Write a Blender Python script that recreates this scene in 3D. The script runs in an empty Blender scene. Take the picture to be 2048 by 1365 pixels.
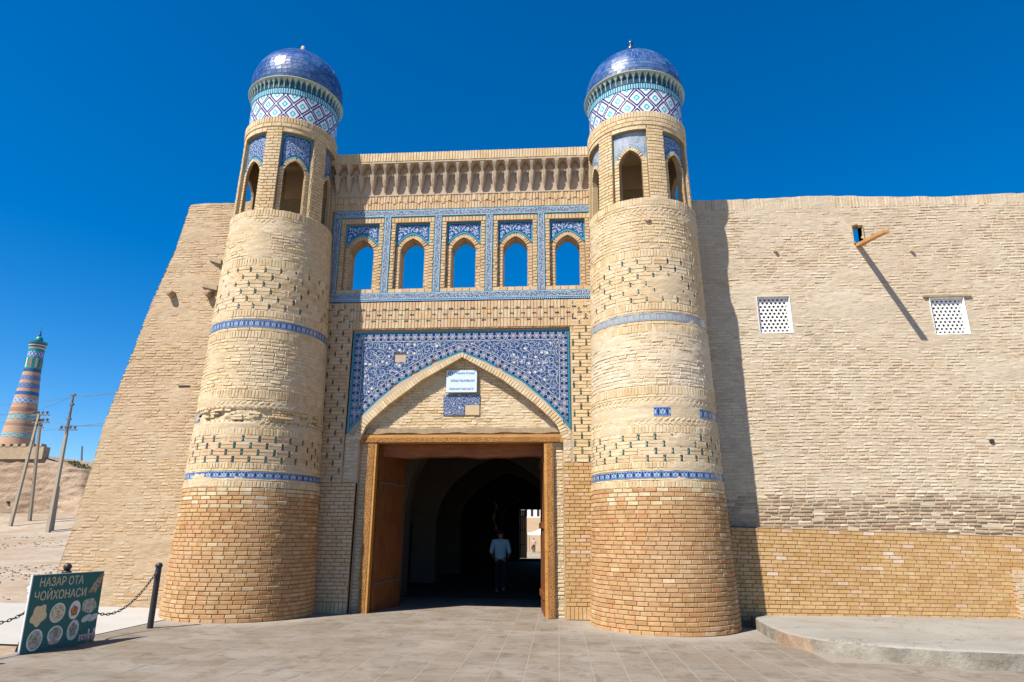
import bpy, math, random
import numpy as np
from mathutils import Vector, Matrix

random.seed(7); RNG = np.random.default_rng(7)
R = math.radians; PI = math.pi
SC = bpy.context.scene
COL = SC.collection

# ------------------------------------------------------------------ camera
CAM_H = 1.6
F_PX = 1316.8
TILT, ROLL, YAW = R(16.276), R(0.3008), R(3.97)
def cam_axes():
    ct, st = math.cos(TILT), math.sin(TILT)
    Rz = Matrix.Rotation(YAW, 3, 'Z')
    f = Rz @ Vector((0, ct, st)); u = Rz @ Vector((0, -st, ct)); r = Rz @ Vector((1, 0, 0))
    return (math.cos(ROLL)*r + math.sin(ROLL)*u, -math.sin(ROLL)*r + math.cos(ROLL)*u, f)
CR, CU, CF = cam_axes()
CAM = Vector((0, 0, CAM_H))
cd = bpy.data.cameras.new('camera'); cam = bpy.data.objects.new('camera', cd); COL.objects.link(cam)
cd.sensor_width = 36; cd.lens = F_PX/2048*36; cd.clip_start = 0.05; cd.clip_end = 3000
m = Matrix((CR, CU, -CF)).transposed().to_4x4(); m.translation = CAM
cam.matrix_world = m
SC.camera = cam

# ------------------------------------------------------------------ sky, sun, exposure
SUN_TRAVEL = Vector((0.89, 1.0, -1.76)).normalized()
el = math.asin(-SUN_TRAVEL.z)
az = math.atan2(-SUN_TRAVEL.x, -SUN_TRAVEL.y)       # compass style: angle from +Y towards +X
w = bpy.data.worlds.new('World'); SC.world = w; w.use_nodes = True
nt = w.node_tree; nt.nodes.clear()
sky = nt.nodes.new('ShaderNodeTexSky'); sky.sky_type = 'NISHITA'; sky.sun_disc = False
sky.sun_elevation = el; sky.sun_rotation = az
sky.altitude = 800; sky.air_density = 1.0; sky.dust_density = 0.3; sky.ozone_density = 6.0
hs = nt.nodes.new('ShaderNodeHueSaturation'); hs.inputs['Saturation'].default_value = 1.36; hs.inputs['Value'].default_value = 0.95
hs.inputs['Hue'].default_value = 0.501
bg = nt.nodes.new('ShaderNodeBackground'); bg.inputs['Strength'].default_value = 0.092
wo = nt.nodes.new('ShaderNodeOutputWorld')
nt.links.new(sky.outputs[0], hs.inputs['Color']); nt.links.new(hs.outputs[0], bg.inputs[0]); nt.links.new(bg.outputs[0], wo.inputs[0])
sl = bpy.data.lights.new('sun', 'SUN'); sl.energy = 5.0; sl.angle = R(0.53); sl.color = (1.0, 0.94, 0.84)
so = bpy.data.objects.new('sun', sl); COL.objects.link(so)
so.rotation_euler = SUN_TRAVEL.to_track_quat('-Z', 'Y').to_euler(); so.location = (-8, -10, 20)
vs = SC.view_settings
vs.view_transform = 'Standard'; vs.look = 'None'; vs.gamma = 1.0; vs.exposure = 0.9; vs.use_curve_mapping = False
SC.cycles.max_bounces = 8

# ------------------------------------------------------------------ node helpers
class NT:
    def __init__(s, name):
        s.mat = bpy.data.materials.new(name); s.mat.use_nodes = True
        s.t = s.mat.node_tree; s.t.nodes.clear()
        s.out = s.t.nodes.new('ShaderNodeOutputMaterial')
        s.b = s.t.nodes.new('ShaderNodeBsdfPrincipled')
        s.t.links.new(s.b.outputs[0], s.out.inputs['Surface'])
    def put(s, sock, v):
        if isinstance(v, bpy.types.NodeSocket): s.t.links.new(v, sock)
        else:
            try: sock.default_value = v
            except Exception: sock.default_value = (*v, 1.0) if len(v) == 3 else v
    def n(s, typ, out=0, ins=None, **kw):
        nd = s.t.nodes.new(typ)
        for k, v in kw.items(): setattr(nd, k, v)
        for k, v in (ins or {}).items(): s.put(nd.inputs[k], v)
        return nd.outputs[out]
    def m(s, op, a, b=0.0, c=0.0):
        nd = s.t.nodes.new('ShaderNodeMath'); nd.operation = op
        s.put(nd.inputs[0], a); s.put(nd.inputs[1], b); s.put(nd.inputs[2], c)
        return nd.outputs[0]
    def add(s, a, b): return s.m('ADD', a, b)
    def mul(s, a, b): return s.m('MULTIPLY', a, b)
    def sub(s, a, b): return s.m('SUBTRACT', a, b)
    def lt(s, a, b): return s.m('LESS_THAN', a, b)
    def gt(s, a, b): return s.m('GREATER_THAN', a, b)
    def ramp01(s, v, lo, hi): return s.n('ShaderNodeMapRange', ins={'Value': v, 'From Min': lo, 'From Max': hi})
    def pos(s): return s.n('ShaderNodeNewGeometry')
    def uv(s, name='UVMap'):
        nd = s.t.nodes.new('ShaderNodeUVMap'); nd.uv_map = name
        x = s.t.nodes.new('ShaderNodeSeparateXYZ'); s.t.links.new(nd.outputs[0], x.inputs[0])
        return x.outputs[0], x.outputs[1], nd.outputs[0]
    def vec(s, x, y, z=0.0): return s.n('ShaderNodeCombineXYZ', ins={0: x, 1: y, 2: z})
    def noise(s, v, scale, det=4.0, rough=0.55, out=0, dist=0.0): return s.n('ShaderNodeTexNoise', out, {'Vector': v, 'Scale': scale, 'Detail': det, 'Roughness': rough, 'Distortion': dist})
    def mix(s, f, a, b):
        nd = s.t.nodes.new('ShaderNodeMix'); nd.data_type = 'RGBA'
        s.put(nd.inputs[0], f); s.put(nd.inputs[6], a); s.put(nd.inputs[7], b)
        return nd.outputs[2]
    def ramp(s, f, cols):
        nd = s.t.nodes.new('ShaderNodeValToRGB'); e = nd.color_ramp.elements
        while len(e) < len(cols): e.new(0.5)
        for i, c in enumerate(cols):
            e[i].position = c[0] if len(c) == 4 else i/(len(cols)-1); e[i].color = (*c[-3:], 1)
        s.put(nd.inputs[0], f); return nd.outputs[0]
    def rnd(s):
        a = s.n('ShaderNodeAttribute', 2, attribute_name='rnd'); o = s.n('ShaderNodeObjectInfo', 5)
        return s.m('FRACT', s.add(a, o))
    def bump(s, h, strength=0.5, dist=0.01):
        s.put(s.b.inputs['Normal'], s.n('ShaderNodeBump', ins={'Height': h, 'Strength': strength, 'Distance': dist}))
    def fin(s, col, rough=0.9, spec=0.25, **kw):
        s.put(s.b.inputs['Base Color'], col); s.put(s.b.inputs['Roughness'], rough); s.put(s.b.inputs['Specular IOR Level'], spec)
        for k, v in kw.items(): s.put(s.b.inputs[k], v)
        return s.mat

def plain(name, col, rough=0.8, spec=0.3, var=0.12, scale=8.0, bump=0.2, **kw):
    t = NT(name); p = t.pos()
    n1 = t.noise(p, scale); n2 = t.noise(p, scale*9, 3)
    lo = tuple(c*(1-var*2) for c in col); hi = tuple(min(1, c*(1+var*1.6)) for c in col)
    c = t.mix(t.add(t.mul(n1, 0.6), t.mul(n2, 0.4)), lo, hi)
    if bump: t.bump(n2, bump, 0.01)
    return t.fin(c, rough, spec, **kw)

def brick_mat(name, cols, wash=0.0, washcol=(0.55, 0.50, 0.42), stain=0.25, bump=0.5, mott=0.35, stretch=1.0, patch=0.3):
    t = NT(name); p = t.pos(); r = t.rnd()
    base = t.ramp(r, cols)
    ps = t.n('ShaderNodeVectorMath', ins={0: p, 1: (1, 1, stretch)}, operation='MULTIPLY')
    fine = t.noise(ps, 55, 4, 0.65); mid = t.noise(ps, 7, 4, 0.6); big = t.noise(ps, 0.9, 4, 0.6)
    c = t.mix(t.mul(t.sub(fine, 0.3), mott*1.6), base, tuple(x*0.62 for x in cols[0][-3:]))
    c = t.mix(t.mul(t.ramp01(mid, 0.5, 0.75), mott), c, tuple(min(1, x*1.25) for x in cols[-1][-3:]))
    if wash: c = t.mix(t.mul(t.ramp01(t.add(t.mul(big, 0.6), t.mul(mid, 0.4)), 0.46, 0.62), wash), c, washcol)
    if stain:
        st = t.noise(p, 1.7, 5, 0.7, dist=0.6)
        c = t.mix(t.mul(t.ramp01(st, 0.56, 0.72), stain), c, tuple(x*0.55 for x in cols[0][-3:]))
    if patch:      # repairs, dust and rain marks: broad uneven areas and faint vertical runs
        pb = t.noise(p, 0.45, 3, 0.55); c = t.mix(t.mul(t.ramp01(pb, 0.45, 0.66), patch), c, tuple(x*f for x, f in zip(cols[0][-3:], (0.86, 0.80, 0.74))))
        pv = t.n('ShaderNodeVectorMath', ins={0: p, 1: (5.0, 5.0, 0.35)}, operation='MULTIPLY'); c = t.mix(t.mul(t.ramp01(t.noise(pv, 1.0, 4, 0.6), 0.55, 0.8), patch*0.6), c, tuple(x*0.7 for x in cols[0][-3:]))
    t.bump(t.add(t.mul(fine, 0.5), t.mul(mid, 0.8)), bump, 0.012)
    return t.fin(c, 0.92, 0.15)

MAT = {}
MAT['brick_orange'] = brick_mat('brick_orange', [(0.0, 0.36, 0.19, 0.078), (0.3, 0.43, 0.25, 0.11), (0.6, 0.46, 0.28, 0.125), (0.82, 0.43, 0.21, 0.092), (1.0, 0.52, 0.36, 0.20)], wash=0.4, washcol=(0.50, 0.37, 0.225), stain=0.08, patch=0.15)
MAT['brick_yellow'] = brick_mat('brick_yellow', [(0.0, 0.40, 0.23, 0.09), (0.35, 0.45, 0.28, 0.115), (0.65, 0.49, 0.325, 0.145), (0.955, 0.46, 0.26, 0.12), (1.0, 0.58, 0.46, 0.36)], wash=0.10, washcol=(0.45, 0.33, 0.2), stain=0.1)
MAT['brick_pale'] = brick_mat('brick_pale', [(0.47, 0.34, 0.185), (0.54, 0.405, 0.225), (0.57, 0.44, 0.25), (0.50, 0.345, 0.185), (0.60, 0.49, 0.32)], wash=0.55, washcol=(0.62, 0.54, 0.42), stain=0.22)
MAT['brick_wall'] = brick_mat('brick_wall', [(0.41, 0.31, 0.20), (0.48, 0.385, 0.26), (0.52, 0.43, 0.30), (0.44, 0.31, 0.195), (0.56, 0.475, 0.35)], wash=0.7, washcol=(0.585, 0.51, 0.41), stain=0.3, bump=0.6)
MAT['brick_white'] = brick_mat('brick_white', [(0.50, 0.38, 0.235), (0.54, 0.43, 0.29), (0.56, 0.46, 0.33)], wash=0.7, washcol=(0.60, 0.53, 0.44), stain=0.2, patch=0.2)
MAT['brick_wall_left'] = brick_mat('brick_wall_left', [(0.37, 0.255, 0.145), (0.43, 0.31, 0.185), (0.46, 0.345, 0.215), (0.40, 0.25, 0.135), (0.50, 0.40, 0.27)], wash=0.5, washcol=(0.46, 0.36, 0.25), stain=0.3, bump=0.7)
MAT['mortar_wall_left'] = brick_mat('mortar_wall_left', [(0.40, 0.295, 0.185), (0.43, 0.325, 0.21)], wash=0.5, washcol=(0.46, 0.365, 0.26), stain=0.3, bump=1.0, stretch=3.5)
MAT['brick_wall_low'] = brick_mat('brick_wall_low', [(0.28, 0.20, 0.125), (0.34, 0.25, 0.16), (0.38, 0.29, 0.19), (0.33, 0.21, 0.13), (0.42, 0.34, 0.24)], wash=0.3, washcol=(0.42, 0.36, 0.28), stain=0.4, bump=0.9)
MAT['brick_portal'] = brick_mat('brick_portal', [(0.44, 0.29, 0.15), (0.50, 0.35, 0.20), (0.53, 0.38, 0.22), (0.47, 0.30, 0.17), (0.55, 0.44, 0.29)], wash=0.25, stain=0.15)
MAT['mortar_dark'] = plain('mortar_dark', (0.25, 0.165, 0.09), 0.95, 0.1, 0.2, 6, 0.5)
MAT['mortar_tan'] = plain('mortar_tan', (0.30, 0.22, 0.13), 0.95, 0.1, 0.2, 6, 0.5)
MAT['mortar_portal'] = brick_mat('mortar_portal', [(0.38, 0.28, 0.17), (0.42, 0.31, 0.19)], stain=0.2)
MAT['mortar_pale'] = brick_mat('mortar_pale', [(0.48, 0.37, 0.235), (0.53, 0.415, 0.27)], wash=0.5, washcol=(0.58, 0.50, 0.38), stain=0.3, bump=0.9, stretch=3.0)
MAT['mortar_wall'] = brick_mat('mortar_wall', [(0.45, 0.37, 0.265), (0.49, 0.405, 0.295)], wash=0.5, washcol=(0.55, 0.475, 0.38), stain=0.4, bump=1.0, stretch=3.5)
MAT['plaster_grey'] = plain('plaster_grey', (0.42, 0.33, 0.24), 0.95, 0.1, 0.15, 5, 0.4)
MAT['white_plaster'] = plain('white_plaster', (0.74, 0.73, 0.71), 0.8, 0.2, 0.05, 6, 0.15)
MAT['dark_hollow'] = plain('dark_hollow', (0.05, 0.04, 0.03), 0.95, 0.05, 0.2, 6, 0.3)

def wood(name, a, b, carve=0.0, rough=0.6, axis=2):
    t = NT(name); p = t.pos()
    sc = [26.0, 26.0, 26.0]; sc[axis] = 2.2
    g = t.n('ShaderNodeVectorMath', ins={0: p, 1: tuple(sc)}, operation='MULTIPLY')
    n1 = t.noise(g, 1.0, 5, 0.65, dist=0.8); n2 = t.noise(p, 3.0, 4)
    c = t.mix(t.ramp01(n1, 0.3, 0.7), a, b)
    c = t.mix(t.mul(t.ramp01(n2, 0.5, 0.8), 0.5), c, tuple(x*0.5 for x in a))
    h = t.mul(n1, 0.4)
    if carve:
        vo = t.n('ShaderNodeTexVoronoi', 0, {'Vector': p, 'Scale': 30.0}, feature='DISTANCE_TO_EDGE')
        v2 = t.n('ShaderNodeTexVoronoi', 0, {'Vector': p, 'Scale': 55.0}, feature='F1')
        k = t.add(t.ramp01(vo, 0.02, 0.12), t.mul(v2, 0.7))
        c = t.mix(t.mul(t.sub(1.0, t.ramp01(vo, 0.0, 0.10)), 0.65), c, tuple(x*0.3 for x in a)); h = k
    t.bump(h, 0.9 if carve else 0.4, 0.012)
    return t.fin(c, rough, 0.3)
MAT['wood_lintel'] = wood('wood_lintel', (0.34, 0.15, 0.035), (0.50, 0.25, 0.058), 0, axis=0)
MAT['wood_carved'] = wood('wood_carved', (0.30, 0.13, 0.035), (0.44, 0.21, 0.058), 1)
MAT['wood_door'] = wood('wood_door', (0.10, 0.034, 0.010), (0.22, 0.08, 0.021), 0)
MAT['wood_beam'] = wood('wood_beam', (0.15, 0.045, 0.012), (0.30, 0.10, 0.028), 0, axis=0)
MAT['wood_old'] = wood('wood_old', (0.22, 0.16, 0.10), (0.38, 0.28, 0.18), 0, 0.9, axis=1)
MAT['wood_spout'] = wood('wood_spout', (0.40, 0.19, 0.06), (0.58, 0.31, 0.11), 0, 0.7, axis=1)

BLUE = (0.009, 0.022, 0.085); BLUE2 = (0.016, 0.050, 0.155); TURQ = (0.03, 0.23, 0.31); WHITE = (0.44, 0.46, 0.48)
GLAZE = dict(rough=0.22, spec=0.45)

def spiral(t, u, v, scale, turns=2.6, w=0.30, seed=0.0):
    """white scrollwork: one spiral tendril round every cell centre, plus the stems between cells"""
    p = t.vec(u, v, seed)
    nd = t.t.nodes.new('ShaderNodeTexVoronoi'); nd.feature = 'F1'; t.put(nd.inputs['Vector'], p); nd.inputs['Scale'].default_value = scale
    nd.inputs['Randomness'].default_value = 0.75
    d = t.n('ShaderNodeVectorMath', ins={0: t.n('ShaderNodeVectorMath', ins={0: p, 1: nd.outputs['Position']}, operation='SUBTRACT'), 1: (scale, scale, 0)}, operation='MULTIPLY')
    x = t.t.nodes.new('ShaderNodeSeparateXYZ'); t.t.links.new(d, x.inputs[0])
    rr = t.n('ShaderNodeVectorMath', 1, {0: d}, operation='LENGTH')
    cx = t.t.nodes.new('ShaderNodeSeparateXYZ'); t.t.links.new(nd.outputs['Color'], cx.inputs[0])
    hand = t.sub(t.mul(t.gt(cx.outputs[0], 0.5), 2.0), 1.0)
    th = t.mul(t.mul(t.m('ARCTAN2', x.outputs[1], x.outputs[0]), 1/(2*PI)), hand)
    sp = t.m('FRACT', t.add(t.add(t.mul(rr, turns), th), cx.outputs[1]))
    line = t.lt(t.m('ABSOLUTE', t.sub(sp, 0.5)), w/2)
    e = t.n('ShaderNodeTexVoronoi', 0, {'Vector': p, 'Scale': scale*2.3, 'Randomness': 0.9}, feature='DISTANCE_TO_EDGE')
    line2 = t.lt(e, 0.03)
    core = t.lt(rr, 0.13)
    return t.m('MAXIMUM', line, line2), core, cx.outputs[2], rr

def tile_field(name, scale=6.0):
    t = NT(name); u, v, _ = t.uv('UVMap')
    ln, core, cr, rr = spiral(t, u, v, scale, 2.2, 0.14)
    l2, c2, cr2, _ = spiral(t, t.add(u, 3.3), v, scale*2.1, 1.4, 0.18, 5.0)
    WHITE = (0.33, 0.35, 0.38); TURQ = (0.03, 0.19, 0.25)
    base = t.mix(t.noise(t.vec(u, v), 5.0), BLUE, tuple(x*0.8 for x in BLUE2))
    c = t.mix(t.mul(l2, 0.4), base, (0.16, 0.22, 0.42))
    c = t.mix(t.mul(t.mul(c2, t.gt(cr2, 0.6)), 1.0), c, TURQ)
    c = t.mix(ln, c, WHITE)
    c = t.mix(t.mul(core, t.gt(cr, 0.55)), c, t.ramp(cr, [(0.6, 0.5, 0.28), (0.05, 0.35, 0.42), (0.62, 0.45, 0.48), (0.55, 0.6, 0.35)]))
    # border bands: second uv holds (length along the border, distance from the edge)
    s, d, _ = t.uv('Border')
    fu = t.sub(t.m('FRACT', t.mul(s, 1/0.165)), 0.5); fv = t.mul(t.sub(d, 0.125), 1/0.165)
    r2 = t.m('SQRT', t.add(t.mul(fu, fu), t.mul(fv, fv))); th = t.m('ARCTAN2', fv, fu)
    lob = t.add(0.36, t.mul(0.06, t.m('COSINE', t.mul(th, 6.0))))
    out1 = t.lt(t.m('ABSOLUTE', t.sub(r2, lob)), 0.045); out2 = t.lt(t.m('ABSOLUTE', t.sub(r2, t.mul(lob, 0.5))), 0.045)
    wav = t.lt(t.m('ABSOLUTE', t.sub(t.m('ABSOLUTE', fv), t.add(0.42, t.mul(0.1, t.m('COSINE', t.mul(s, 2*PI/0.165)))))), 0.025)
    mot = t.m('MAXIMUM', t.m('MAXIMUM', out1, out2), wav)
    bc = t.mix(mot, BLUE, WHITE); bc = t.mix(t.lt(r2, 0.10), bc, (0.55, 0.38, 0.42))
    c = t.mix(t.lt(d, 0.225), c, bc)
    c = t.mix(t.mul(t.gt(d, 0.212), t.lt(d, 0.228)), c, WHITE)
    c = t.mix(t.mul(t.gt(d, 0.228), t.lt(d, 0.24)), c, BLUE)
    c = t.mix(t.lt(d, 0.05), c, BLUE); c = t.mix(t.lt(d, 0.040), c, TURQ)
    t.bump(t.noise(t.vec(u, v), 60), 0.08, 0.01)
    return t.fin(c, **GLAZE)
MAT['tile_spandrel'] = tile_field('tile_spandrel', 5.2)

def tile_band(name, scale, edge=0.1, dots=False, ground=BLUE, lines=WHITE, amount=1.0):
    """border strip; uv = (metres along, 0..1 across)"""
    t = NT(name); u, v, _ = t.uv('UVMap')
    ln, core, cr, rr = spiral(t, u, t.mul(v, 0.16), scale, 1.6, 0.30)
    c = t.mix(t.noise(t.vec(u, v), 4.0), ground, tuple(x*1.5 for x in ground))
    c = t.mix(t.mul(ln, amount), c, lines); c = t.mix(core, c, TURQ)
    a = t.m('ABSOLUTE', t.sub(v, 0.5))
    c = t.mix(t.gt(a, 0.5-edge-0.05), c, lines); c = t.mix(t.gt(a, 0.5-edge), c, TURQ)
    if dots:
        c = t.mix(t.lt(v, 0.12), c, t.mix(t.gt(t.m('FRACT', t.mul(u, 1/0.045)), 0.5), BLUE2, WHITE))
    return t.fin(c, **GLAZE)
MAT['tile_border'] = tile_band('tile_border', 17.0)
MAT['tile_spandrel_small'] = tile_band('tile_spandrel_small', 7.5, 0.0)

def tile_small(name, scale, washed=0.0):
    t = NT(name); u, v, _ = t.uv('UVMap'); d = t.uv('Border')[1]
    ln, core, cr, rr = spiral(t, u, v, scale, 1.6, 0.22)
    c = t.mix(ln, BLUE, (0.36, 0.42, 0.58)); c = t.mix(core, c, t.ramp(cr, [(0.25, 0.55, 0.72), (0.04, 0.30, 0.42), (0.5, 0.6, 0.75)]))
    c = t.mix(t.lt(d, 0.055), c, BLUE2); c = t.mix(t.lt(d, 0.030), c, (0.04, 0.26, 0.36))
    if washed: c = t.mix(t.mul(washed, t.ramp01(t.noise(t.vec(u, v), 4.0), 0.25, 0.6)), c, (0.33, 0.36, 0.38))
    return t.fin(c, **GLAZE)
MAT['tile_arcade'] = tile_small('tile_arcade', 8.5)
MAT['tile_belfry'] = tile_small('tile_belfry', 13.0)
MAT['tile_belfry_worn'] = tile_small('tile_belfry_worn', 13.0, 0.85)

def tile_motif(name, per=0.16, fade=0.0):
    """tower band: dark crosses and green flowers on pale blue; uv = (metres along, 0..1 up)"""
    t = NT(name); u, v, _ = t.uv('UVMap')
    fu = t.sub(t.m('FRACT', t.mul(u, 1/per)), 0.5); fv = t.sub(v, 0.5); au = t.m('ABSOLUTE', fu)
    base = t.mix(t.lt(t.m('ABSOLUTE', t.sub(t.m('SQRT', t.add(t.mul(t.sub(au, 0.5), t.sub(au, 0.5)), t.mul(fv, fv))), 0.22)), 0.05), (0.10, 0.15, 0.32), (0.46, 0.49, 0.55))
    cross = t.m('MAXIMUM', t.lt(t.add(t.mul(au, 1.9), t.m('ABSOLUTE', fv)), 0.30), t.mul(t.lt(au, 0.07), t.lt(t.m('ABSOLUTE', fv), 0.40)))
    c = t.mix(cross, base, BLUE)
    fl = t.lt(t.add(t.mul(t.sub(au, 0.5), t.sub(au, 0.5)), t.mul(t.add(fv, 0.12), t.add(fv, 0.12))), 0.022)
    c = t.mix(fl, c, (0.05, 0.30, 0.30))
    c = t.mix(t.mul(t.gt(fv, 0.18), t.lt(t.m('ABSOLUTE', t.sub(au, 0.33)), 0.08)), c, BLUE)
    c = t.mix(t.gt(t.m('ABSOLUTE', fv), 0.40), c, (0.05, 0.10, 0.28)); c = t.mix(t.gt(t.m('ABSOLUTE', fv), 0.45), c, (0.20, 0.30, 0.42))
    if fade: c = t.mix(t.mul(fade, t.ramp01(t.noise(t.vec(u, v, 2.0), 5.0, 5), 0.3, 0.55)), c, (0.33, 0.33, 0.30))
    return t.fin(c, **GLAZE)
MAT['tile_motif'] = tile_motif('tile_motif')
MAT['tile_motif_worn'] = tile_motif('tile_motif_worn', 0.13, 0.9)
MAT['tile_motif_blue'] = tile_motif('tile_motif_blue', 0.115, 0.12)

def tile_diamond():
    """stepped diamonds of small glazed bricks; uv = (diamonds round, diamonds up)"""
    t = NT('tile_diamond'); u, v, _ = t.uv('UVMap')
    q = 18.0
    uq = t.mul(t.add(t.m('FLOOR', t.mul(u, q)), 0.5), 1/q); vq = t.mul(t.add(t.m('FLOOR', t.mul(v, q)), 0.5), 1/q)
    a = t.m('ABSOLUTE', t.sub(t.m('FRACT', t.add(uq, vq)), 0.5)); b = t.m('ABSOLUTE', t.sub(t.m('FRACT', t.add(t.sub(uq, vq), 40.0)), 0.5))
    d = t.m('MAXIMUM', a, b)
    w_, k_, g_ = (0.66, 0.66, 0.74), (0.012, 0.014, 0.09), (0.03, 0.42, 0.44)
    c = t.mix(t.lt(d, 0.445), w_, k_); c = t.mix(t.lt(d, 0.345), c, w_); c = t.mix(t.lt(d, 0.21), c, g_); c = t.mix(t.lt(t.add(a, b), 0.14), c, w_)
    jn = t.m('MAXIMUM', t.lt(t.m('FRACT', t.mul(u, q)), 0.1), t.lt(t.m('FRACT', t.mul(v, q)), 0.1))
    c = t.mix(t.mul(jn, 0.3), c, (0.2, 0.2, 0.2))
    return t.fin(c, **GLAZE)
MAT['tile_diamond'] = tile_diamond()
def tile_strips():
    t = NT('tile_strips'); u, v, _ = t.uv('UVMap'); f = t.m('FRACT', u)
    c = t.mix(t.lt(f, 0.30), (0.16, 0.42, 0.50), (0.012, 0.05, 0.12)); c = t.mix(t.mul(t.gt(f, 0.55), t.lt(f, 0.7)), c, (0.42, 0.58, 0.64))
    c = t.mix(t.gt(v, 0.86), c, (0.012, 0.02, 0.06))
    return t.fin(c, **GLAZE)
MAT['tile_strips'] = tile_strips()
def glaze(name, cols, rough=0.16, spec=0.5, dust=0.0):
    t = NT(name); p = t.pos(); r = t.rnd()
    c = t.mix(t.mul(t.noise(p, 14, 4), 0.35), t.ramp(r, cols), tuple(x*0.5 for x in cols[0][-3:]))
    if dust:
        dn = t.mul(t.ramp01(t.noise(p, 2.2, 5, 0.65), 0.42, 0.7), dust); c = t.mix(dn, c, (0.24, 0.27, 0.34)); rough = t.add(rough, t.mul(dn, 0.6))
    t.bump(t.noise(p, 26, 3), 0.10, 0.01)
    return t.fin(c, rough, spec)
MAT['dome_tile'] = glaze('dome_tile', [(0.010, 0.050, 0.19), (0.020, 0.088, 0.27), (0.012, 0.058, 0.22), (0.06, 0.15, 0.33), (0.012, 0.066, 0.25)], 0.30, 0.45, 0.22)
MAT['dome_grout'] = plain('dome_grout', (0.22, 0.28, 0.42), 0.8, 0.2)
MAT['glaze_green'] = glaze('glaze_green', [(0.010, 0.06, 0.055), (0.008, 0.09, 0.075), (0.012, 0.035, 0.06), (0.05, 0.13, 0.11), (0.012, 0.02, 0.03)], 0.3)
MAT['rib_glaze'] = glaze('rib_glaze', [(0.30, 0.40, 0.40), (0.22, 0.34, 0.32), (0.42, 0.50, 0.46)], 0.3)
MAT['niche_glaze'] = glaze('niche_glaze', [(0.02, 0.075, 0.08), (0.02, 0.05, 0.12), (0.03, 0.11, 0.09)], 0.3)
MAT['lip_green'] = plain('lip_green', (0.33, 0.35, 0.22), 0.6, 0.3)
MAT['tile_clay'] = plain('tile_clay', (0.48, 0.36, 0.22), 0.9, 0.1, 0.1, 10, 0.3)

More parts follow.
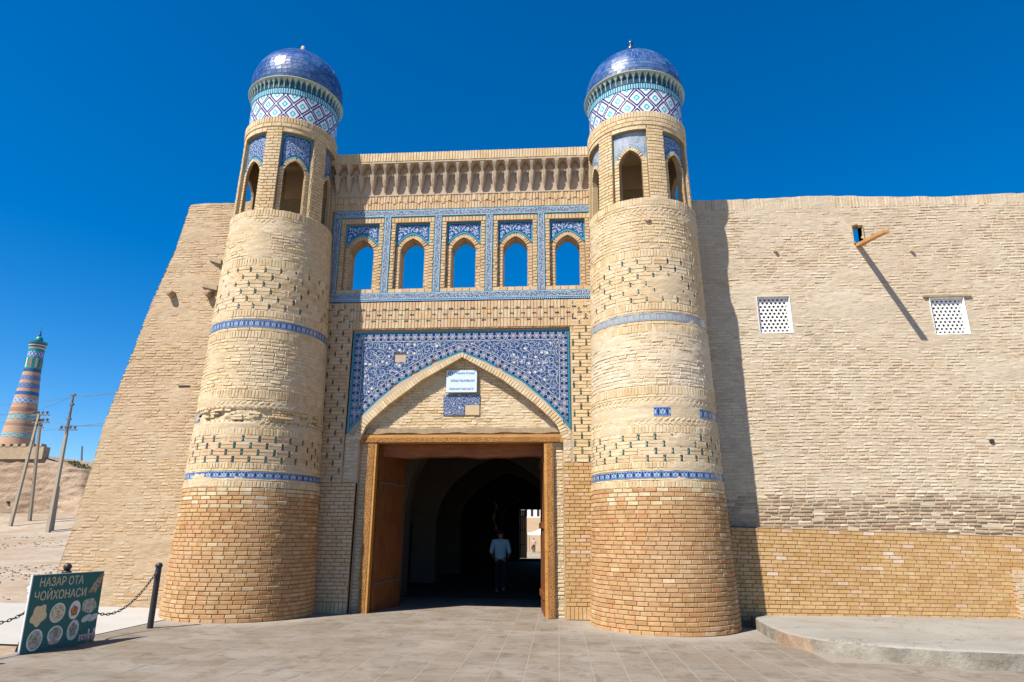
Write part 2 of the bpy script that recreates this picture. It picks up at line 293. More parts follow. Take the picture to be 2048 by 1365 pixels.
# ------------------------------------------------------------------ object helpers
def tag(o, label=None, cat=None, group=None, kind=None):
    if label: o['label'] = label
    if cat: o['category'] = cat
    if group: o['group'] = group
    if kind: o['kind'] = kind
    return o
def link(name, me, parent=None):
    o = bpy.data.objects.new(name, me); COL.objects.link(o)
    if parent:
        o.parent = parent
        if parent.type == 'EMPTY': o.matrix_parent_inverse = Matrix.Translation(-parent.location)
    return o
def empty(name, loc=(0, 0, 0)):
    o = bpy.data.objects.new(name, None); COL.objects.link(o); o.location = loc; o.empty_display_size = 0.2
    return o
class MB:
    """collects geometry in world coordinates and links it as one mesh object"""
    def __init__(s): s.v = []; s.f = []; s.uvs = {}; s.rn = []; s.mi = []
    def quad(s, pts, uv=None, rn=None, mi=0, border=None):
        i = len(s.v); s.v += [tuple(p) for p in pts]; s.f.append(tuple(range(i, i+len(pts))))
        s.rn.append(random.random() if rn is None else rn); s.mi.append(mi)
        if uv is not None: s.uvs.setdefault('UVMap', {})[len(s.f)-1] = uv
        if border is not None: s.uvs.setdefault('Border', {})[len(s.f)-1] = border
    def raw(s, verts, faces, rn=None, mi=0):
        i = len(s.v); s.v += [tuple(p) for p in verts]; rn = random.random() if rn is None else rn
        for f in faces: s.f.append(tuple(k+i for k in f)); s.rn.append(rn); s.mi.append(mi)
    def box(s, a, b, rn=None, mi=0):
        (x0, y0, z0), (x1, y1, z1) = a, b
        s.raw([(x0,y0,z0),(x1,y0,z0),(x1,y1,z0),(x0,y1,z0),(x0,y0,z1),(x1,y0,z1),(x1,y1,z1),(x0,y1,z1)],
              [(0,3,2,1),(4,5,6,7),(0,1,5,4),(1,2,6,5),(2,3,7,6),(3,0,4,7)], rn, mi)
    def lathe(s, prof, ax, ay, n=48, p0=0.0, p1=2*PI, mi=0):
        full = abs(p1-p0-2*PI) < 1e-6; k = n if full else n+1; i = len(s.v)
        for r, z in prof:
            for j in range(k):
                p = p0+(p1-p0)*j/n; s.v.append((ax+r*math.sin(p), ay-r*math.cos(p), z))
        for a in range(len(prof)-1):
            for j in range(n):
                b = (j+1) % k; s.f.append((i+a*k+j, i+a*k+b, i+(a+1)*k+b, i+(a+1)*k+j)); s.rn.append(0.3); s.mi.append(mi)
    def tube(s, pts, rad, n=6, cap=True, rn=None, mi=0):
        pts = [Vector(p) for p in pts]; rads = rad if isinstance(rad, (list, tuple)) else [rad]*len(pts)
        i = len(s.v); rn = random.random() if rn is None else rn
        t0 = (pts[1]-pts[0]).normalized(); ref = Vector((0, 0, 1)) if abs(t0.z) < 0.9 else Vector((1, 0, 0))
        for k, p in enumerate(pts):
            t = (pts[min(k+1, len(pts)-1)]-pts[max(k-1, 0)]).normalized()
            a = t.cross(ref).normalized(); b = a.cross(t)
            for j in range(n):
                q = 2*PI*j/n; s.v.append(tuple(p+(a*math.cos(q)+b*math.sin(q))*rads[k]))
        for k in range(len(pts)-1):
            for j in range(n):
                c = (j+1) % n; s.f.append((i+k*n+j, i+(k+1)*n+j, i+(k+1)*n+c, i+k*n+c)); s.rn.append(rn); s.mi.append(mi)
        if cap:
            s.f.append(tuple(i+j for j in range(n))); s.f.append(tuple(i+(len(pts)-1)*n+n-1-j for j in range(n))); s.rn += [rn]*2; s.mi += [mi]*2
    def mesh(s, name, mats, smooth=False):
        me = bpy.data.meshes.new(name); me.from_pydata(s.v, [], s.f)
        for mname in (mats if isinstance(mats, (list, tuple)) else [mats]): me.materials.append(MAT[mname])
        a = me.attributes.new('rnd', 'FLOAT', 'FACE'); a.data.foreach_set('value', s.rn)
        if any(s.mi): me.polygons.foreach_set('material_index', s.mi)
        for nm, d in s.uvs.items():
            L = me.uv_layers.new(name=nm); arr = np.zeros((len(me.loops), 2), 'f'); k = 0
            for fi, f in enumerate(s.f):
                u = d.get(fi)
                if u is not None: arr[k:k+len(f)] = u
                k += len(f)
            L.data.foreach_set('uv', arr.ravel())
        if smooth: me.polygons.foreach_set('use_smooth', [True]*len(me.polygons))
        me.update(); return me
    def build(s, name, mats, parent=None, smooth=False): return link(name, s.mesh(name, mats, smooth), parent)
def kindstuff(o): o['kind'] = 'stuff'; return o

def hash_noise(x, y, seed=0):
    """smooth value noise, numpy arrays"""
    x = np.asarray(x, float); y = np.asarray(y, float)
    xi = np.floor(x).astype(np.int64); yi = np.floor(y).astype(np.int64); fx = x-xi; fy = y-yi
    def h(a, b):
        k = (a*374761393 + b*668265263 + seed*982451653) & 0x7fffffff
        k = ((k ^ (k >> 13))*1274126177) & 0x7fffffff
        return ((k ^ (k >> 16)) & 0xffff)/65535.0
    sx = fx*fx*(3-2*fx); sy = fy*fy*(3-2*fy)
    return (h(xi, yi)*(1-sx)+h(xi+1, yi)*sx)*(1-sy)+(h(xi, yi+1)*(1-sx)+h(xi+1, yi+1)*sx)*sy
def fbm(x, y, oct=4, seed=0):
    s = 0; a = 0.5; tot = 0
    for o in range(oct): s = s+a*hash_noise(np.asarray(x)*2**o, np.asarray(y)*2**o, seed+o); tot += a; a *= 0.5
    return s/tot

# ------------------------------------------------------------------ bricks
BF = [(0,1,2,3),(4,5,1,0),(5,6,2,1),(6,7,3,2),(7,4,0,3),(8,9,5,4),(9,10,6,5),(10,11,7,6),(11,8,4,7)]
def brick_verts(L, H, D, c, jit, rg=random):
    """front towards local -y, worn chamfered edge"""
    v = []
    for (sx, sz) in ((-1,-1),(1,-1),(1,1),(-1,1)):
        v.append((sx*(L/2-c)+rg.uniform(-jit, jit), rg.uniform(-jit, jit)*0.7, sz*(H/2-c*0.8)+rg.uniform(-jit, jit)*0.6))
    for (sx, sz) in ((-1,-1),(1,-1),(1,1),(-1,1)):
        v.append((sx*L/2+rg.uniform(-jit, jit)*0.5, c, sz*H/2+rg.uniform(-jit, jit)*0.4))
    for (sx, sz) in ((-1,-1),(1,-1),(1,1),(-1,1)): v.append((sx*L/2, D, sz*H/2))
    return v
STYLE = {'new': (0.003, 0.0015), 'worn': (0.006, 0.003), 'old': (0.011, 0.007)}
_bc = {}
def brick_mesh(L, H, D, style, mat):
    key = (round(L, 2), round(H/0.01), style, mat, D, random.randrange(4))
    if key not in _bc:
        c, j = STYLE[style]; b = MB(); b.raw(brick_verts(key[0], H, D, min(c, H*0.3), j), BF)
        _bc[key] = (b.mesh('brick', mat), key[0], H)
    return _bc[key]
def frame(o, ux, up):
    ux = Vector(ux).normalized(); up = Vector(up).normalized(); n = up.cross(ux).normalized(); up = ux.cross(n)
    mt = Matrix((ux, n, up)).transposed().to_4x4(); mt.translation = Vector(o); return mt
def in_view(p, n, margin=1.0):
    d = Vector(p)-CAM; k = d.dot(CF)
    if k < 0.2: return 0.0, 0
    x = F_PX*d.dot(CR)/k; y = F_PX*d.dot(CU)/k
    fac = -(Vector(n).dot(d))/d.length
    ok = abs(x) < 1024*margin and abs(y) < 683*margin and fac > 0.12
    return (fac/k/k if ok else 0.0), k
class Wall:
    """bricks of one thing: the largest in the picture become parts, the others one joined part"""
    def __init__(s, parent): s.parent = parent; s.b = []
    def put(s, mt, L, H, style, mat, D=0.05, name='brick'): s.b.append((mt, L, H, style, mat, D, name))
    def finish(s, nmax=300, rest='brick_courses'):
        sc = []
        for i, (mt, L, H, st, mat, D, nm) in enumerate(s.b):
            w_, _ = in_view(mt.translation, -mt.col[1].xyz); sc.append((w_*L*H, i))
        sc.sort(reverse=True); top = set(i for a, i in sc[:nmax] if a > 0)
        rests = {}
        for i, (mt, L, H, st, mat, D, nm) in enumerate(s.b):
            if i in top:
                me, l0, h0 = brick_mesh(L, H, D, st, mat)
                o = link(nm, me, s.parent); o.matrix_basis = mt @ Matrix.Diagonal((L/l0, 1, H/h0, 1))
            else:
                c, j = STYLE[st]; mb = rests.setdefault(mat, MB())
                mb.raw([mt @ Vector(q) for q in brick_verts(L, H, D, min(c, H*0.3), j)], BF)
        for mat, mb in rests.items(): kindstuff(mb.build(rest, mat, s.parent))
def run_courses(x0, x1, z0, z1, L=0.2, H=0.0735, jt=0.013, rag=0.0, seed=None):
    """(centre x, centre z, length, height) of running bond; cut at the ends"""
    out = []; n = max(1, round((z1-z0)/H)); h = (z1-z0)/n
    for k in range(n):
        zc = z0+(k+0.5)*h; x = x0-((k % 2)*0.5+random.uniform(-0.12, 0.12))*L
        while x < x1-0.02:
            l = L*(1+random.uniform(-rag, rag))
            a = max(x, x0); b = min(x+l, x1)
            if b-a > 0.035: out.append(((a+b)/2, zc, b-a-jt, h-jt))
            x += l
    return out
# ================================================================== towers
def cyl(ax, ay, r, p, z): return Vector((ax+r*math.sin(p), ay-r*math.cos(p), z))
def cframe(ax, ay, r, p, z, rot=0.0):
    ux = Vector((math.cos(p), math.sin(p), 0)); up = Vector((0, 0, 1))
    if rot: ux, up = ux*math.cos(rot)+up*math.sin(rot), up*math.cos(rot)-ux*math.sin(rot)
    return frame(cyl(ax, ay, r, p, z), ux, up)
def sheet(name, mat, parent, us, vs, fn, mats2=None, hole=None, smooth=True):
    """displaced grid: fn(U, V) -> (X, Y, Z) arrays"""
    U, V = np.meshgrid(us, vs); X, Y, Z = fn(U, V); n, k = len(us), len(vs)
    me = bpy.data.meshes.new(name); vv = np.stack([X, Y, Z], -1).reshape(-1, 3)
    i = np.arange((k-1)*n).reshape(k-1, n)[:, :-1]
    f = np.stack([i, i+1, i+n+1, i+n], -1).reshape(-1, 4)
    if hole is not None:
        uc = (U[:-1, :-1]+U[1:, 1:])/2; vc = (V[:-1, :-1]+V[1:, 1:])/2
        f = f[~hole(uc, vc).ravel()]
    me.from_pydata(vv.tolist(), [], f.tolist())
    for q in ([mat] if isinstance(mat, str) else mat): me.materials.append(MAT[q])
    if mats2 is not None:
        zc = vv[f].mean(1); me.polygons.foreach_set('material_index', mats2(zc).astype(np.int32))
    if smooth: me.polygons.foreach_set('use_smooth', [True]*len(me.polygons))
    me.update(); return link(name, me, parent)

def insert_mesh(wd=0.042, ht=0.105, d=0.03, mat='glaze_green'):
    """glazed bow-tie tile between bricks, front towards -y"""
    a = wd/2; h = ht/2; k = 0.55
    prof = [(-a,-h),(a,-h),(a,-h*0.62),(a*k,-h*0.35),(a*k,h*0.35),(a,h*0.62),(a,h),(-a,h),(-a,h*0.62),(-a*k,h*0.35),(-a*k,-h*0.35),(-a,-h*0.62)]
    b = MB(); n = len(prof); v = [(x, 0.0, z) for x, z in prof]+[(x, d, z) for x, z in prof]
    fs = [(0,1,2,11),(11,2,3,10),(10,3,4,9),(9,4,5,8),(8,5,6,7)]+[(i, i+n, (i+1) % n+n, (i+1) % n) for i in range(n)]
    b.raw(v, fs); return b.mesh('glazed_insert', mat)
INS = [insert_mesh(0.040, 0.105), insert_mesh(0.035, 0.095), insert_mesh(0.043, 0.11)]; INS_S = [insert_mesh(0.031, 0.082), insert_mesh(0.028, 0.075), insert_mesh(0.034, 0.086)]
def put_insert(mt, parent, small=True):
    o = link('glazed_insert', random.choice(INS_S if small else INS), parent); o.matrix_basis = mt; return o

def arch_z(t, zs, za):
    t = min(1.0, abs(t)); return zs+(za-zs)*(0.72*math.sqrt(max(0, 1-t*t))+0.28*(1-t))

def tower(ax, ay, zb, radt, B, side, label):
    T = tag(empty('gate_tower', (ax, ay, zb)), label, 'tower', 'the two round towers flanking the gate')
    zz, rr = zip(*radt); rad = lambda z: float(np.interp(z, zz, rr))
    W = Wall(T); P0, P1 = -1.95, 1.95
    if side == 'L': P0, P1 = -1.75, 1.95
    pale_from = 2.37
    # recessed mortar sheet behind the bricks
    def core(Pg, Zg):
        r = np.interp(Zg, zz, rr); f = fbm(Pg*r*1.5+ax*3, Zg*4.0, 4, 3); g = fbm(Pg*r*14+5, Zg*30, 2, 9)
        low = Zg < pale_from
        off = np.where(low, -0.010+0.004*(g-0.5), -0.0065+0.05*np.clip(f-0.5, 0, 1)+0.010*(g-0.5))
        if side == 'L': off = np.where((Zg > 3.59) & (Zg < 3.83), -0.035+0.09*(fbm(Pg*9, Zg*9, 3, 21)-0.5), off)
        else: off = np.where((Zg > 3.62) & (Zg < 3.80), -0.004+0.004*(g-0.5), off)
        r = r+off; return ax+r*np.sin(Pg), ay-r*np.cos(Pg), Zg
    sheet('shaft_core', ['mortar_dark', 'mortar_pale', 'brick_white'], T, np.linspace(P0, P1, 150), np.linspace(zb-0.15, 8.02, 260), core, lambda c: (c[:, 2] > pale_from).astype(int)+((c[:, 2] > 4.2) & (c[:, 2] < 5.2) & (side == 'R')))
    b = MB(); b.lathe([(rad(0)-0.06, zb-0.15), (rad(8)-0.06, 8.02), (0.01, 8.03)], ax, ay, 40); b.build('shaft_body', 'mortar_tan', T)
    def course(z0, z1, L, H, style, mat, jt=0.013, rag=0.0, proud=0.003, drop=0.0):
        n = max(1, round((z1-z0)/H)); h = (z1-z0)/n
        for k in range(n):
            zc = z0+(k+0.5)*h; r = rad(zc); s = (P0-random.random()*L/r)
            while s < P1:
                l = L*(1+random.uniform(-rag, rag)); mt_ = mat(zc) if callable(mat) else mat
                if random.random() >= drop:
                    W.put(cframe(ax, ay, r+random.uniform(-proud, proud), s+l/2/r, zc+random.uniform(-1, 1)*0.002*(rag > 0), random.uniform(-1, 1)*0.012*(rag > 0)), l-jt, h-jt, style, mt_)
                s += l/r
    def soldiers(z0, z1, mat, wd=0.062, style='worn'):
        r = rad((z0+z1)/2); n = int((P1-P0)*r/wd)
        for k in range(n):
            W.put(cframe(ax, ay, r+0.004+random.uniform(-0.003, 0.003), P0+(k+0.5)*(P1-P0)/n, (z0+z1)/2+random.uniform(-0.003, 0.003), random.uniform(-0.02, 0.02)), wd-0.009, z1-z0-0.01, style, mat, 0.05, 'soldier_brick')
    def herring(z0, z1, mat):
        for q in (0, 1):
            za = z0+(z1-z0)*(q+0.5)/2; r = rad(za); st = 0.105; n = int((P1-P0)*r/st)
            for k in range(n):
                W.put(cframe(ax, ay, r+0.001, P0+(k+0.5)*(P1-P0)/n, za, (0.55 if q else -0.55)+random.uniform(-0.05, 0.05)), 0.108, 0.036, 'worn', mat, 0.04, 'slanted_brick')
    def dots(z0, z1, rows, mat, sp=0.275, keep=1.0, seed=1):
        h = (z1-z0)/rows; rg = random.Random(seed)
        for k in range(rows):
            r = rad(z0+(k+0.5)*h); n = int((P1-P0)*r/sp); st = (P1-P0)/n
            for i in range(n+1):
                p = P0+(i+(k % 2)*0.5)*st
                if rg.random() < keep and abs(p) < 1.7:
                    put_insert(cframe(ax, ay, r+0.004, p, z0+(k+0.5)*h, rg.uniform(-0.06, 0.06)), T, rows > 4)
                for q in (0, 1):
                    W.put(cframe(ax, ay, r+random.uniform(-0.003, 0.003), p+st/2, z0+(k+0.25+q*0.5)*h), sp-(0.037 if rows > 4 else 0.046), h/2-0.010, 'worn', mat)
    def band(z0, z1, mat, keepf=None, wd=0.32, out=0.004, name='band_tile'):
        r = rad((z0+z1)/2)+out; n = round(2*PI*r/wd); da = 2*PI/n; b = MB(); ns = 5
        for j in range(ns):
            a0 = -da/2*0.985+da*0.985*j/ns; a1 = -da/2*0.985+da*0.985*(j+1)/ns
            P = lambda a, z, rr_: (rr_*math.sin(a), -rr_*math.cos(a), z)
            uv = [(wd/2+a0*r, 0), (wd/2+a1*r, 0), (wd/2+a1*r, 1), (wd/2+a0*r, 1)]
            b.quad([P(a0, z0, r), P(a1, z0, r), P(a1, z1, r), P(a0, z1, r)], uv)
            b.quad([P(a0, z1, r), P(a1, z1, r), P(a1, z1, r-0.03), P(a0, z1, r-0.03)], uv)
            b.quad([P(a0, z0, r-0.03), P(a1, z0, r-0.03), P(a1, z0, r), P(a0, z0, r)], uv)
        me = b.mesh('band_tile', mat)
        for k in range(n):
            p = (k+0.5)*da-PI
            if not (P0 < p < P1): continue
            if keepf and not keepf(p): continue
            o = link(name, me, T); o.matrix_basis = Matrix.Translation((ax, ay, 0)) @ Matrix.Rotation(p, 4, 'Z') @ Matrix.Translation((0, random.uniform(-0.003, 0.002), 0))
    bo, bp = 'brick_orange', 'brick_pale'
    course(zb, 2.37, 0.205, 0.0735, 'worn', lambda z: bp if random.random() < ((z-1.75)/0.62)**2*(z > 1.75)*0.55+0.015 else bo, rag=0.06, proud=0.003)
    soldiers(2.375, 2.488, bp); course(2.49, 2.53, 0.26, 0.04, 'worn', bp)
    band(2.535, 2.655, 'tile_motif')
    course(2.66, 2.705, 0.26, 0.045, 'worn', bp); soldiers(2.708, 2.815, bp)
    dots(2.82, 3.32, 4, 'brick_portal' if side == 'L' else bp, 0.285, 0.93, 3)
    soldiers(3.325, 3.455, bp); herring(3.46, 3.60, bp)
    if side == 'R':
        band(3.63, 3.79, 'tile_motif', lambda p: -0.25 < p-0.0 < 0.02 or p > 0.62, 0.30, 0.004)
    else:
        course(3.60, 3.82, 0.17, 0.055, 'old', bp, rag=0.35, proud=0.028, drop=0.35)
        band(3.63, 3.79, 'tile_motif_worn', lambda p: p < -0.75, 0.30, 0.0)
    herring(3.83, 3.97, bp); course(3.975, 4.02, 0.24, 0.045, 'worn', bp); soldiers(4.025, 4.185, bp)
    course(4.19, 5.21, 0.205, 0.068, 'old', 'brick_white' if side == 'R' else bp, rag=0.2, proud=0.004, drop=0.03)
    soldiers(5.215, 5.36, bp); course(5.365, 5.43, 0.24, 0.06, 'worn', bp)
    band(5.44, 5.59, 'tile_motif_blue' if side == 'L' else 'tile_motif_worn', None, 0.30)
    course(5.60, 5.65, 0.24, 0.05, 'worn', bp); soldiers(5.655, 5.79, bp)
    dots(5.80, 6.74, 6, bp, 0.29, 0.9 if side == 'L' else 0.8, 5)
    soldiers(6.745, 6.90, bp)
    course(6.905, 7.64, 0.205, 0.068, 'old', bp, rag=0.2, proud=0.004, drop=0.02)
    herring(7.645, 7.80, bp); course(7.805, 7.865, 0.25, 0.06, 'worn', bp); soldiers(7.87, 8.03, bp)
    # small things set into the shaft
    if side == 'R':
        b = MB(); c = cyl(ax, ay, rad(7.55)-0.03, -0.05, 7.55); d = (cyl(ax, ay, 2, -0.05, 7.55)-cyl(ax, ay, 1, -0.05, 7.55)).normalized()
        b.tube([c, c+d*0.075], 0.055, 14); b.build('drain_stub', 'tile_clay', T)
    else:
        for p, z in ((-0.28, 7.42), (0.62, 7.02)):
            b = MB(); b.raw([cframe(ax, ay, rad(z)+0.006, p, z) @ Vector(q) for q in brick_verts(0.11, 0.11, 0.06, 0.01, 0.006)], BF); b.build('patch_brick', 'tile_clay', T)
    # ---------------- belfry
    bx = ax+B['dx']; r0, r1 = B['r']; zf = 8.02
    zap, zpt, zcb, zdb, zdt, zgt, zmt = B['z']
    rb = lambda z: r0+(r1-r0)*(z-zf)/(zcb-zf)
    RI = 0.88; HA, OA = R(20), R(13.5)
    core_b = MB(); spand = []
    zs = zap-0.30
    for k in range(6):
        pc = B['phi']+k*PI/3
        # pillar between two openings
        for j in range(4):
            a0 = pc+HA+(PI/3-2*HA)*j/4; a1 = pc+HA+(PI/3-2*HA)*(j+1)/4; e = 0.012
            lo, hi = rb(zf)-e, rb(zcb)-e
            core_b.quad([cyl(bx, ay, lo, a0, zf), cyl(bx, ay, lo, a1, zf), cyl(bx, ay, hi, a1, zcb), cyl(bx, ay, hi, a0, zcb)])
            core_b.quad([cyl(bx, ay, RI, a1, zf), cyl(bx, ay, RI, a0, zf), cyl(bx, ay, RI, a0, zcb), cyl(bx, ay, RI, a1, zcb)])
        for a in (pc+HA, pc+PI/3-HA):
            core_b.quad([cyl(bx, ay, rb(zf)-0.012, a, zf), cyl(bx, ay, RI, a, zf), cyl(bx, ay, RI, a, zcb), cyl(bx, ay, rb(zcb)-0.012, a, zcb)])
        # recessed wall with the arched opening
        ro = lambda z: rb(z)-0.085
        N = 20
        for j in range(N):
            ts = [(-1+2*jj/N)*HA for jj in (j, j+1)]
            bot = [arch_z(t/OA, zs, zap) if abs(t) < OA*1.001 else zf for t in ts]
            if abs(ts[0]+ts[1])/2 < OA: bot = [arch_z(min(1, abs(t)/OA), zs, zap) for t in ts]
            else: bot = [zf, zf]
            q = lambda rr_, t, z: cyl(bx, ay, rr_, pc+t, z)
            core_b.quad([q(ro(bot[0]), ts[0], bot[0]), q(ro(bot[1]), ts[1], bot[1]), q(ro(zpt), ts[1], zpt), q(ro(zpt), ts[0], zpt)])
            core_b.quad([q(RI, ts[1], bot[1]), q(RI, ts[0], bot[0]), q(RI, ts[0], zcb), q(RI, ts[1], zcb)])
            if bot[0] > zf: core_b.quad([q(RI, ts[0], bot[0]), q(RI, ts[1], bot[1]), q(ro(bot[1]), ts[1], bot[1]), q(ro(bot[0]), ts[0], bot[0])])
            # lintel above the recess
            core_b.quad([q(ro(zpt), ts[0], zpt), q(ro(zpt), ts[1], zpt), q(rb(zpt)-0.012, ts[1], zpt), q(rb(zpt)-0.012, ts[0], zpt)])
            core_b.quad([q(rb(zpt)-0.012, ts[0], zpt), q(rb(zpt)-0.012, ts[1], zpt), q(rb(zcb)-0.012, ts[1], zcb), q(rb(zcb)-0.012, ts[0], zcb)])
        for sg in (-1, 1):
            a = pc+sg*OA
            core_b.quad([cyl(bx, ay, ro(zf), a, zf), cyl(bx, ay, RI, a, zf), cyl(bx, ay, RI, a, zs), cyl(bx, ay, ro(zs), a, zs)])
        # bricks: pillar, recess jambs, arch ring
        a0 = pc+HA; arc = PI/3-2*HA
        for (s, z, l, h) in run_courses(0, arc*r0, zf, zcb, 0.19, 0.0735, 0.012):
            W.put(cframe(bx, ay, rb(z)+random.uniform(-0.003, 0.003), a0+s/r0, z), l, h, 'worn', bp)
        for sg in (-1, 1):
            for (s, z, l, h) in run_courses(0, (HA-OA)*(r0-0.08)-0.01, zf, zs+0.1, 0.2, 0.0735, 0.012):
                W.put(cframe(bx, ay, ro(z)+0.010, pc+sg*((OA+HA)/2), z), (HA-OA)*(r0-0.09)-0.012, h, 'worn', bp, 0.02)
        nv = 15
        for j in range(nv):
            t = -1+2*(j+0.5)/nv; z = arch_z(t, zs, zap); z2 = arch_z(min(1, abs(t)+0.04), zs, zap); sl = math.atan2(z2-z, 0.04*OA*r0)*(1 if t > 0 else -1)
            sl = max(-1.35, min(1.35, sl)); cx = -math.sin(sl)*0.04; cz = math.cos(sl)*0.04
            W.put(cframe(bx, ay, ro(z)+0.012, pc+t*OA+cx/r0, z+cz, sl), 0.038, 0.075, 'worn', bp, 0.02, 'arch_brick')
        for (s, z, l, h) in run_courses(-HA*r0, HA*r0, zpt+0.005, zcb, 0.2, max(0.05, zcb-zpt), 0.012):
            W.put(cframe(bx, ay, rb(z)+0.001, pc+s/r0, z), l, h, 'worn', bp)
        # majolica spandrel over the arch
        if in_view(cyl(bx, ay, 1, pc, 9.3), Vector((math.sin(pc), -math.cos(pc), 0)))[0] > 0:
            b = MB(); M = 18
            for j in range(M):
                ts = [(-1+2*jj/M)*HA*0.985 for jj in (j, j+1)]
                zo = [max(zs-0.02, (arch_z(t/OA*0.80, zs, zap)+0.085) if abs(t)*0.8 < OA else zs) for t in ts]
                for i in range(5):
                    pts = []; uv = []; bd = []
                    for (t, zlow, f) in ((ts[0], zo[0], i/5), (ts[1], zo[1], i/5), (ts[1], zo[1], (i+1)/5), (ts[0], zo[0], (i+1)/5)):
                        z = zlow+(zpt-0.004-zlow)*f; pts.append(cyl(bx, ay, ro(z)+0.006, pc+t, z)); uv.append((t*r0+k*2, z)); bd.append((0, min(zpt-z, (HA-abs(t))*r0, (z-zlow)*0.85)))
                    b.quad(pts, uv, border=bd)
            b.build('spandrel_tile', B['sp'][k % 2] if False else B['tile'](pc), T)
    core_b.build('belfry_wall', 'mortar_tan', T)
    # floor edge, ceiling, collar
    b = MB(); b.lathe([(0.02, zcb-0.05), (RI+0.02, zcb-0.05), (rb(zcb)-0.01, zcb-0.04), (rb(zcb)+0.005, zcb+0.005), (rb(zcb)+0.005, zdb-0.01), (rb(zcb)-0.06, zdb), (0.5, zdb)], bx, ay, 60); b.build('collar_core', 'mortar_pale', T)
    rc = rb(zcb)+0.018; h2 = zdb-zcb; n = int(2*PI*rc/0.064)
    for k in range(n):
        p = -PI+2*PI*(k+0.5)/n
        W.put(cframe(bx, ay, rc+random.uniform(-0.002, 0.002), p, zdb-0.075+random.uniform(-0.002, 0.002)), 0.055, 0.14, 'worn', bp, 0.04, 'soldier_brick')
    for (s, z, l, h) in run_courses(-PI*rc, PI*rc, zcb+0.004, zdb-0.15, 0.21, 0.075, 0.011):
        W.put(cframe(bx, ay, rc-0.002, s/rc, z), l, h, 'worn', bp, 0.04)
    # drum with diamonds, fluted strip
    rd = r1-0.03; b = MB(); n = 96; nd_ = 16
    for j in range(n):
        a0, a1 = 2*PI*j/n, 2*PI*(j+1)/n; ht = (zdt-zdb)/0.46
        b.quad([cyl(bx, ay, rd, a0, zdb), cyl(bx, ay, rd, a1, zdb), cyl(bx, ay, rd-0.005, a1, zdt), cyl(bx, ay, rd-0.005, a0, zdt)], [(a0/2/PI*nd_+B['du'], -0.27), (a1/2/PI*nd_+B['du'], -0.27), (a1/2/PI*nd_+B['du'], ht-0.27), (a0/2/PI*nd_+B['du'], ht-0.27)])
    b.build('diamond_drum', 'tile_diamond', T)
    b = MB()
    for j in range(n):
        a0, a1 = 2*PI*j/n, 2*PI*(j+1)/n; u0, u1 = a0*1.03/0.055, a1*1.03/0.055
        b.quad([cyl(bx, ay, rd+0.006, a0, zdt), cyl(bx, ay, rd+0.006, a1, zdt), cyl(bx, ay, rd+0.012, a1, zgt), cyl(bx, ay, rd+0.012, a0, zgt)], [(u0, 0), (u1, 0), (u1, 1), (u0, 1)])
    b.build('fluted_strip', 'tile_strips', T)
    # stalactite gallery: dark niches between thin glazed ribs
    b = MB(); b.lathe([(rd+0.0, zgt), (rd+0.015, zmt-0.05), (rd+0.06, zmt)], bx, ay, 72); b.build('niche_ring', 'niche_glaze', T)
    nr = 52; hr = zmt-zgt; prof = [(0.0, 0.010, 0.018), (0.45, 0.011, 0.028), (0.62, 0.018, 0.045), (0.80, 0.038, 0.060), (1.0, 0.066, 0.085)]
    bm = MB()
    for i in range(len(prof)-1):
        (f0, w0, d0), (f1, w1, d1) = prof[i], prof[i+1]; A = lambda x, d, f: (x, -(rd+d), zgt+f*hr)
        bm.quad([A(-w0, d0, f0), A(w0, d0, f0), A(w1, d1, f1), A(-w1, d1, f1)]); bm.quad([A(w0, d0, f0), A(w0*1.2, -0.01, f0), A(w1*1.2, 0.0, f1), A(w1, d1, f1)]); bm.quad([A(-w0*1.2, -0.01, f0), A(-w0, d0, f0), A(-w1, d1, f1), A(-w1*1.2, 0.0, f1)])
    me = bm.mesh('niche_rib', 'rib_glaze')
    for k in range(nr):
        o = link('niche_rib', me, T); o.matrix_basis = Matrix.Translation((bx, ay, 0)) @ Matrix.Rotation(2*PI*k/nr, 4, 'Z')
    b = MB(); b.lathe([(rd+0.03, zmt-0.012), (rd+0.090, zmt-0.008), (rd+0.100, zmt+0.010), (rd+0.09, zmt+0.025), (rd+0.02, zmt+0.03)], bx, ay, 72); b.build('dome_lip', 'lip_green', T, True)
    # dome of glazed tiles
    zc, Rd = B['dome']; zl = zmt+0.03
    a_lo = math.asin(max(-0.6, (zl-zc)/Rd)); rows = 19
    b = MB(); b.lathe([((Rd-0.008)*math.cos(a_lo+(PI/2-a_lo)*i/30), zc+(Rd-0.008)*math.sin(a_lo+(PI/2-a_lo)*i/30)) for i in range(31)], bx, ay, 72); b.build('dome_shell', 'dome_grout', T, True)
    cand = []
